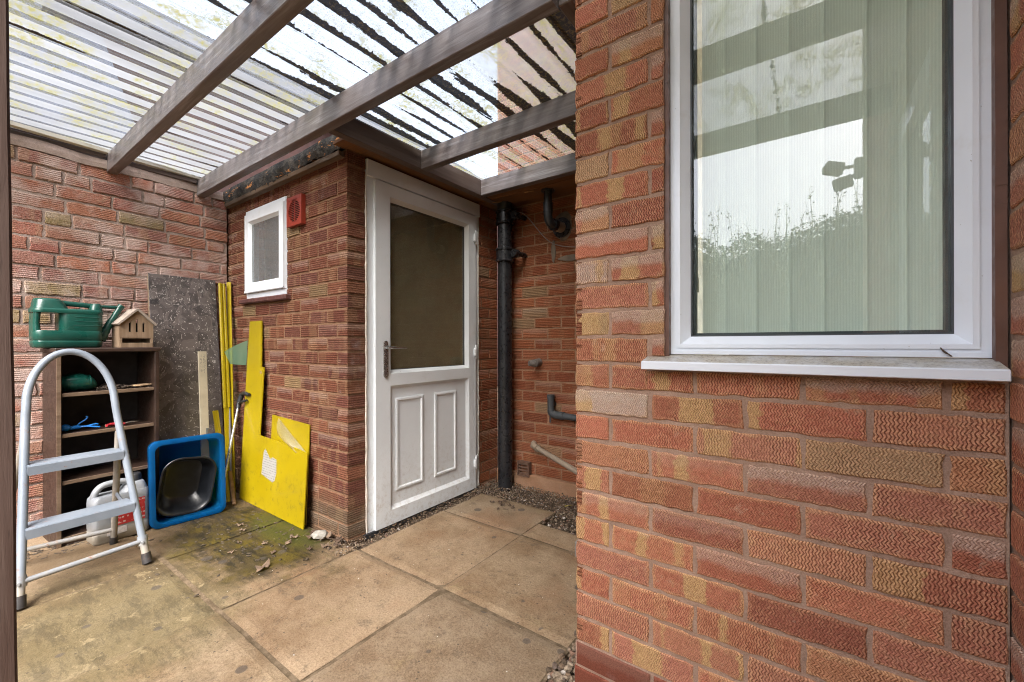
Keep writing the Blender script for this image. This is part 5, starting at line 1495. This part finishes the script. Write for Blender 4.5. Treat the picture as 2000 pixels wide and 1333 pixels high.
sheetpoly(mb, lambda x, s, o=0: fy(x, s, o+.0012), st, .0006); mb.build('torn_label', sticker_mat(), ys_)
mb = MB(); mb.lathe([(.012,0),(.012,.0006)], 14, Matrix.Translation(fy(-2.842,.84,.0008)) @ Matrix.Rotation(PI/2, 4, 'X')); mb.build('knot_hole', plain('bare_spot', (.33,.24,.10), .8, .3, 60), ys_)
# lifted green-tinted film at its left edge
t = NT('green_film'); t.n.remove(t.b)
tr = t.node('ShaderNodeBsdfTransparent'); t.put(tr.inputs[0], (.62,.78,.66)); df = t.node('ShaderNodeBsdfTranslucent'); t.put(df.inputs[0], (.30,.50,.36)); d2_ = t.node('ShaderNodeBsdfDiffuse'); t.put(d2_.inputs[0], (.20,.36,.25))
m1 = t.node('ShaderNodeMixShader'); m1.inputs[0].default_value = .5; t.l.new(df.outputs[0], m1.inputs[1]); t.l.new(d2_.outputs[0], m1.inputs[2])
m2 = t.node('ShaderNodeMixShader'); m2.inputs[0].default_value = .62; t.l.new(tr.outputs[0], m2.inputs[1]); t.l.new(m1.outputs[0], m2.inputs[2]); t.l.new(m2.outputs[0], t.out.inputs[0])
M_film = t.m
mb = MB(); F4 = [fy(-3.046,1.045,.002), fy(-3.050,.880,.002), fy(-3.165,.885,.055), fy(-3.200,.965,.080)]
def film(u, v):
    a = F4[0]*(1-v)+F4[1]*v; b = F4[3]*(1-v)+F4[2]*v
    return a*(1-u)+b*u+Vector((0,-.012*math.sin(PI*u),0))
mb.grid(film, 8, 6); mb.build('loose_film', M_film, ys_, smooth=60)
fy2 = tilt(1.232, 1.2565, .57)
y2 = thing('yellow_sheet', 'smaller plain yellow sheet with peeling film, behind the larger one', 'sheet', (-2.53, 1.24, 0))
mb = MB(); sheetpoly(mb, fy2, [(-2.752, .003), (-2.303, .003), (-2.303, .563), (-2.742, .578)], .005); mb.build('panel', M_yel, y2)
t = NT('clear_film'); t.n.remove(t.b)
tr = t.node('ShaderNodeBsdfTransparent'); t.put(tr.inputs[0], (.93,.92,.85)); gl = t.node('ShaderNodeBsdfGlossy'); gl.inputs['Roughness'].default_value = .18; t.put(gl.inputs[0], (.75,.72,.6)); df = t.node('ShaderNodeBsdfDiffuse'); t.put(df.inputs[0], (.55,.48,.25))
m1 = t.node('ShaderNodeMixShader'); m1.inputs[0].default_value = .5; t.l.new(gl.outputs[0], m1.inputs[1]); t.l.new(df.outputs[0], m1.inputs[2])
m2 = t.node('ShaderNodeMixShader'); m2.inputs[0].default_value = .42; t.l.new(tr.outputs[0], m2.inputs[1]); t.l.new(m1.outputs[0], m2.inputs[2]); t.l.new(m2.outputs[0], t.out.inputs[0])
mb = MB(); F5 = [fy2(-2.655,.566,.002), fy2(-2.300,.40,.006), fy2(-2.365,.405,.040), fy2(-2.60,.475,.030)]
mb.grid(lambda u, v: (F5[0]*(1-u)+F5[1]*u)*(1-v)+(F5[3]*(1-u)+F5[2]*u)*v+Vector((0,-.03*math.sin(PI*v)*math.sin(PI*min(1,u+.1)),0)), 10, 6)
mb.build('peeling_film', t.m, y2, smooth=60)

# ================================================================== litter on the paving
M_leaf = plain('dead_leaf', (.085,.053,.034), .8, .35, 30, (.05,.032,.02), .5, .3, 60)
M_leaf2 = plain('pale_dead_leaf', (.14,.095,.062), .8, .3, 30, (.08,.05,.03), .4, .3, 60)
rl_ = random.Random(17)
def leaf(x, y, s, mat, rz, label, group, curl=.5, z=.004):
    s *= .82
    mb = MB(); n = 7
    out = [(0,-.5),(.16,-.34),(.40,-.30),(.30,-.10),(.48,.06),(.24,.14),(.20,.34),(0,.55),(-.20,.34),(-.26,.14),(-.47,.08),(-.30,-.10),(-.38,-.30),(-.15,-.34)]
    R = Matrix.Rotation(rz, 3, 'Z'); ph = rl_.uniform(0, 6)
    V = [Vector((x, y, z+s*.10))]
    for (a, b) in out:
        r = math.hypot(a, b); h = curl*s*(r*r*(1.1+.9*math.sin(3*math.atan2(b, a)+ph)))
        q = R @ Vector((a*s*rl_.uniform(.8,1.1), b*s*rl_.uniform(.85,1.1), 0)); V.append(Vector((x+q.x, y+q.y, z+h)))
    F = [(0, i+1, (i+1) % len(out)+1) for i in range(len(out))]
    mb.add(V, F); q = R @ Vector((0, -.5*s, 0)); mb.tube([V[1], Vector((x+q.x*1.8, y+q.y*1.8, z+s*.12))], .0009*s/.05, 4)
    tag(mb.build('dead_leaf', mat), label, 'leaf', group)
G1 = 'dead leaves scattered on the paving'
leaf(-2.02, .885, .085, M_leaf2, .4, 'largest curled brown leaf alone in the middle of the damp slab', G1, .7)
for (x, y, s) in ((-2.60,1.02,.045),(-2.52,1.0,.04),(-2.26,1.00,.04),(-2.17,1.07,.05),(-2.02,1.10,.045),(-2.30,.86,.04),(-2.13,.98,.04),(-2.21,1.12,.055),(-1.98,1.16,.055),(-2.38,.93,.03)):
    leaf(x, y, s, rl_.choice((M_leaf, M_leaf2)), rl_.uniform(0, 6), 'small shrivelled dead leaf on the mossy slab by yellow sheet', G1, .8)
for (x, y, s) in ((-2.12,1.165,.075),(-2.05,1.20,.085),(-1.97,1.225,.08),(-2.16,1.20,.07),(-2.08,1.235,.06),(-1.93,1.19,.06)):
    leaf(x, y, s, rl_.choice((M_leaf, M_leaf2)), rl_.uniform(0, 6), 'brown leaf in the heap at the foot of outhouse corner', G1, .7, .012)
for (x, y, s) in ((-1.66,2.10,.04),(-1.62,2.13,.05),(-1.58,2.10,.05),(-1.56,2.03,.035),(-1.60,2.16,.045),(-1.54,2.12,.04),(-1.50,2.10,.04)):
    leaf(x, y, s, M_leaf, rl_.uniform(0, 6), 'dark shrivelled leaf in the cluster on the furthest slab', G1, .9)
for (x, y, s) in ((-1.35,2.30,.05),(-1.22,2.36,.045),(-1.45,2.38,.05),(-1.10,2.25,.05),(-1.6,2.33,.04)):
    leaf(x, y, s, M_leaf, rl_.uniform(0, 6), 'dark dead leaf lying on the gravel by the back wall', G1, .8, .0)
mb = MB(); mb.tube(spline([(-1.545,2.06,.004),(-1.50,2.05,.012),(-1.47,2.01,.004)], 5), .0014, 5)
tag(mb.build('twig', M_leaf), 'thin dark twig beside the leaf cluster on the furthest slab', 'twig')
mb = MB(); mb.add([Vector(p) for p in ((-1.252,2.318,.004),(-1.22,2.335,.012),(-1.205,2.352,.010),(-1.228,2.345,.006))], [(0,1,2,3)])
mb.tube([(-1.255,2.316,.003),(-1.24,2.325,.006)], .002, 5)
tag(mb.build('yellow_leaf', plain('fresh_yellow', (.62,.50,.02), .5)), 'tiny bright yellow leaf on the gravel near the overflow pipe', 'leaf')
# chunk of rubble
mb = MB(); rk = random.Random(4)
V = [Vector((p[0]*.055, p[1]*.042, p[2]*.026))*rk.uniform(.75, 1.15) for p in ICO]
R = Matrix.Rotation(.5, 3, 'Z'); mb.add([R @ v+Vector((-2.085, 1.188, .028)) for v in V], ICF)
tag(mb.build('rubble_chunk', plain('white_rubble', (.30,.285,.25), .9, .25, 20, (.12,.105,.08), .6, .5, 90)), 'broken whitish lump of rubble at the foot of yellow sheet', 'rubble')
# small white chips and grit
mb = MB()
for _ in range(60):
    x, y = rl_.uniform(-2.6, -.75), rl_.uniform(.45, 2.0)
    if x < -1.86 and y > 1.2: continue
    s = rl_.uniform(.001, .0026); mb.add([Vector((x+p[0]*s*1.4, y+p[1]*s, .002+p[2]*s*.5)) for p in ICO], ICF)
tag(mb.build('white_chips', plain('white_chip', (.42,.40,.36), .8)), kind='stuff')
mb = MB()
for _ in range(260):
    x, y = rl_.gauss(-2.35, .40), rl_.gauss(1.0, .16)
    if not (-3.1 < x < -1.86 and .3 < y < 1.24): continue
    s = rl_.uniform(.002, .008); a = rl_.uniform(0, 6); 
    mb.add([Vector((x+(p[0]*math.cos(a)-p[1]*.5*math.sin(a))*s*1.8, y+(p[0]*math.sin(a)+p[1]*.5*math.cos(a))*s*1.8, .002+p[2]*s*.35)) for p in ICO], ICF)
tag(mb.build('leaf_litter', plain('dark_litter', (.055,.040,.025), .9, .5, 40)), kind='stuff')
mb = MB()
for _ in range(160):
    y = rl_.uniform(.12, .80); p0 = LW(y, rl_.uniform(.20, .36), .003); s = rl_.uniform(.002, .009)
    a = rl_.uniform(0, 6); mb.add([Vector((p0.x+(p[0]*math.cos(a)-p[1]*.5*math.sin(a))*s*1.8, p0.y+(p[0]*math.sin(a)+p[1]*.5*math.cos(a))*s*1.8, .003+p[2]*s*.4)) for p in ICO], ICF)
tag(mb.build('grit', plain('dark_grit', (.06,.045,.032), .9, .5, 40)), kind='stuff')

# ================================================================== what the window reflects and the roof shows
rh = random.Random(31)
hg = thing('hedge', 'tall clipped hedge with thin shoots, mirrored in the large window', 'hedge', (-2.5, -7.2, 0))
def top(x): return 3.05+.35*mnoise.noise((x*.5, 0, 0))+.22*mnoise.noise((x*1.7, 3, 0))
mb = MB()
for _ in range(15000):
    x = rh.uniform(-10, 4); zt = top(x); z = zt*rh.random()**.6; y = -6.6-rh.random()**2*1.2+.25*mnoise.noise((x*1.2, z*1.2, 1))
    if rh.random() < .15: z = zt+rh.uniform(-.1, .12); y = -6.6-rh.random()*1.2
    s = rh.uniform(.03, .06); a, b = rh.uniform(0, 6.3), rh.uniform(-1, 1)
    u = Vector((math.cos(a), math.sin(a), b*.6)).normalized()*s; v = Vector((-math.sin(a)*.4, math.cos(a)*.4, .9)).normalized()*s*.6; c = Vector((x, y, z))
    mb.add([c-u, c-v, c+u, c+v], [(0,1,2,3)])
for _ in range(16000):
    x = rh.uniform(-10, 4); zt = top(x); z = zt+.20*mnoise.noise((x*3, 7, 0))+abs(rh.gauss(0, .10))-.08; y = rh.uniform(-7.7, -6.6)
    s = rh.uniform(.012, .028); a, b = rh.uniform(0, 6.3), rh.uniform(-1, 1)
    u = Vector((math.cos(a), math.sin(a), b*.6)).normalized()*s; v = Vector((-math.sin(a)*.4, math.cos(a)*.4, .9)).normalized()*s*.6; c = Vector((x, y, z))
    mb.add([c-u, c-v, c+u, c+v], [(0,1,2,3)])
M_hedge = plain('hedge_leaf', (.030,.055,.018), .55, .5, 3)
mb.build('foliage', M_hedge, hg)
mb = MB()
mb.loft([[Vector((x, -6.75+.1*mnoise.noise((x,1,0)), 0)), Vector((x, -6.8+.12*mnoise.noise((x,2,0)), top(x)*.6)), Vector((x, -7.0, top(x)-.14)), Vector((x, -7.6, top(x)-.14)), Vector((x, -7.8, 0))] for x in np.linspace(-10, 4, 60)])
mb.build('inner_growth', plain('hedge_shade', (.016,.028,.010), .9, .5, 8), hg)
mb = MB(); lv = MB()
for _ in range(120):
    x = rh.uniform(-9, 1.5); y = rh.uniform(-7.6, -6.9); z0 = top(x)-.2; hgt = rh.uniform(.5, 1.25); dx = rh.uniform(-.15, .15)
    pts = [Vector((x+dx*t_*t_, y, z0+hgt*t_)) for t_ in np.linspace(0, 1, 6)]
    mb.tube(pts, [.007,.006,.005,.004,.003,.0015], 5)
    for k in range(int(hgt*26)):
        t_ = rh.uniform(.15, 1); c = Vector((x+dx*t_*t_+rh.uniform(-.05,.05), y+rh.uniform(-.05,.05), z0+hgt*t_)); s = rh.uniform(.018, .038)
        a = rh.uniform(0, 6.3); u = Vector((math.cos(a), math.sin(a), rh.uniform(-.5,.8)))*s; v = Vector((-math.sin(a), math.cos(a), .5))*s*.45
        lv.add([c-u, c-v, c+u, c+v], [(0,1,2,3)])
tag(mb.build('shoots', plain('twig_brown', (.09,.06,.035), .8), hg), kind='stuff'); tag(lv.build('shoot_leaves', M_hedge, hg), kind='stuff')
# floodlight on the end of the return wall
fl_ = thing('security_light', 'twin-head security floodlight on wall end, mirrored in large window', 'light', (RX-.05, -1.30, 2.2))
M_lite = plain('grey_fitting', (.24,.24,.24), .5)
mb = MB(); mb.box(RX-.05, RX-.001, -1.36, -1.26, 2.14, 2.26, .008); mb.tube([(RX-.04,-1.31,2.22),(RX-.13,-1.31,2.22)], .012, 8); mb.tube([(RX-.04,-1.31,2.16),(RX-.12,-1.31,2.13)], .012, 8); mb.build('bracket', M_lite, fl_)
for (x, z, a) in ((RX-.16, 2.235, .5), (RX-.11, 2.12, -.2)):
    mb = MB(); mb.box(-.055, .055, -.04, .03, -.04, .04, .008, Matrix.Translation((x, -1.32, z)) @ Matrix.Rotation(a, 4, 'X') @ Matrix.Rotation(a, 4, 'Y')); mb.build('lamp_head', M_lite, fl_)
# neighbour's brick house beyond the garden wall
nb = thing('neighbour_house', 'neighbouring brick house with slate roof seen blurred through clear roofing', 'house', (-8.5, 3, 0))
M_nb = plain('neighbour_brick', (.060,.028,.024), .9, .3, 3, (.04,.022,.02), .5)
mb = MB(); mb.box(-11.5, -6.3, .9, 9, 0, 4.6); mb.build('wall', M_nb, nb)
mb = MB()
MMr = Matrix(((1,0,0,0),(0,0,1,.7),(0,1,0,0),(0,0,0,1)))
mb.prism([(-12, 4.5), (-6.05, 4.5), (-6.1, 4.65), (-8.9, 6.6), (-11.9, 4.65)], 8.5, MMr); mb.build('roof', plain('slate', (.04,.046,.06), .6, .3, 5), nb)
g2 = thing('neighbour_garage', 'low grey-roofed garage beyond the garden wall seen through the roofing', 'garage', (-6, -1.5, 0))
mb = MB(); mb.box(-7.4, -4.9, -4.5, 1.0, 0, 2.75); mb.build('wall', M_nb, g2)
mb = MB(); mb.prism([(-7.6, 2.7), (-4.75, 2.7), (-4.8, 2.82), (-6.15, 4.3), (-7.5, 2.82)], 5.8, Matrix(((1,0,0,0),(0,0,1,-4.7),(0,1,0,0),(0,0,0,1)))); mb.build('roof', plain('blue_slate', (.04,.05,.072), .6, .3, 5), g2)

mb = MB(); mb.tube(spline([(.203, 1.1415, 1.010), (.207, 1.139, 1.003), (.214, 1.1395, .997), (.219, 1.1405, .9925)], 5), [.0016]*4+[.0026]*5+[.0018]*5+[.0006]*2, 7, flat=.6)
tag(mb.build('dead_leaf', M_leaf, smooth=60), 'tiny curled brown leaf stuck on the large window frame', 'leaf')
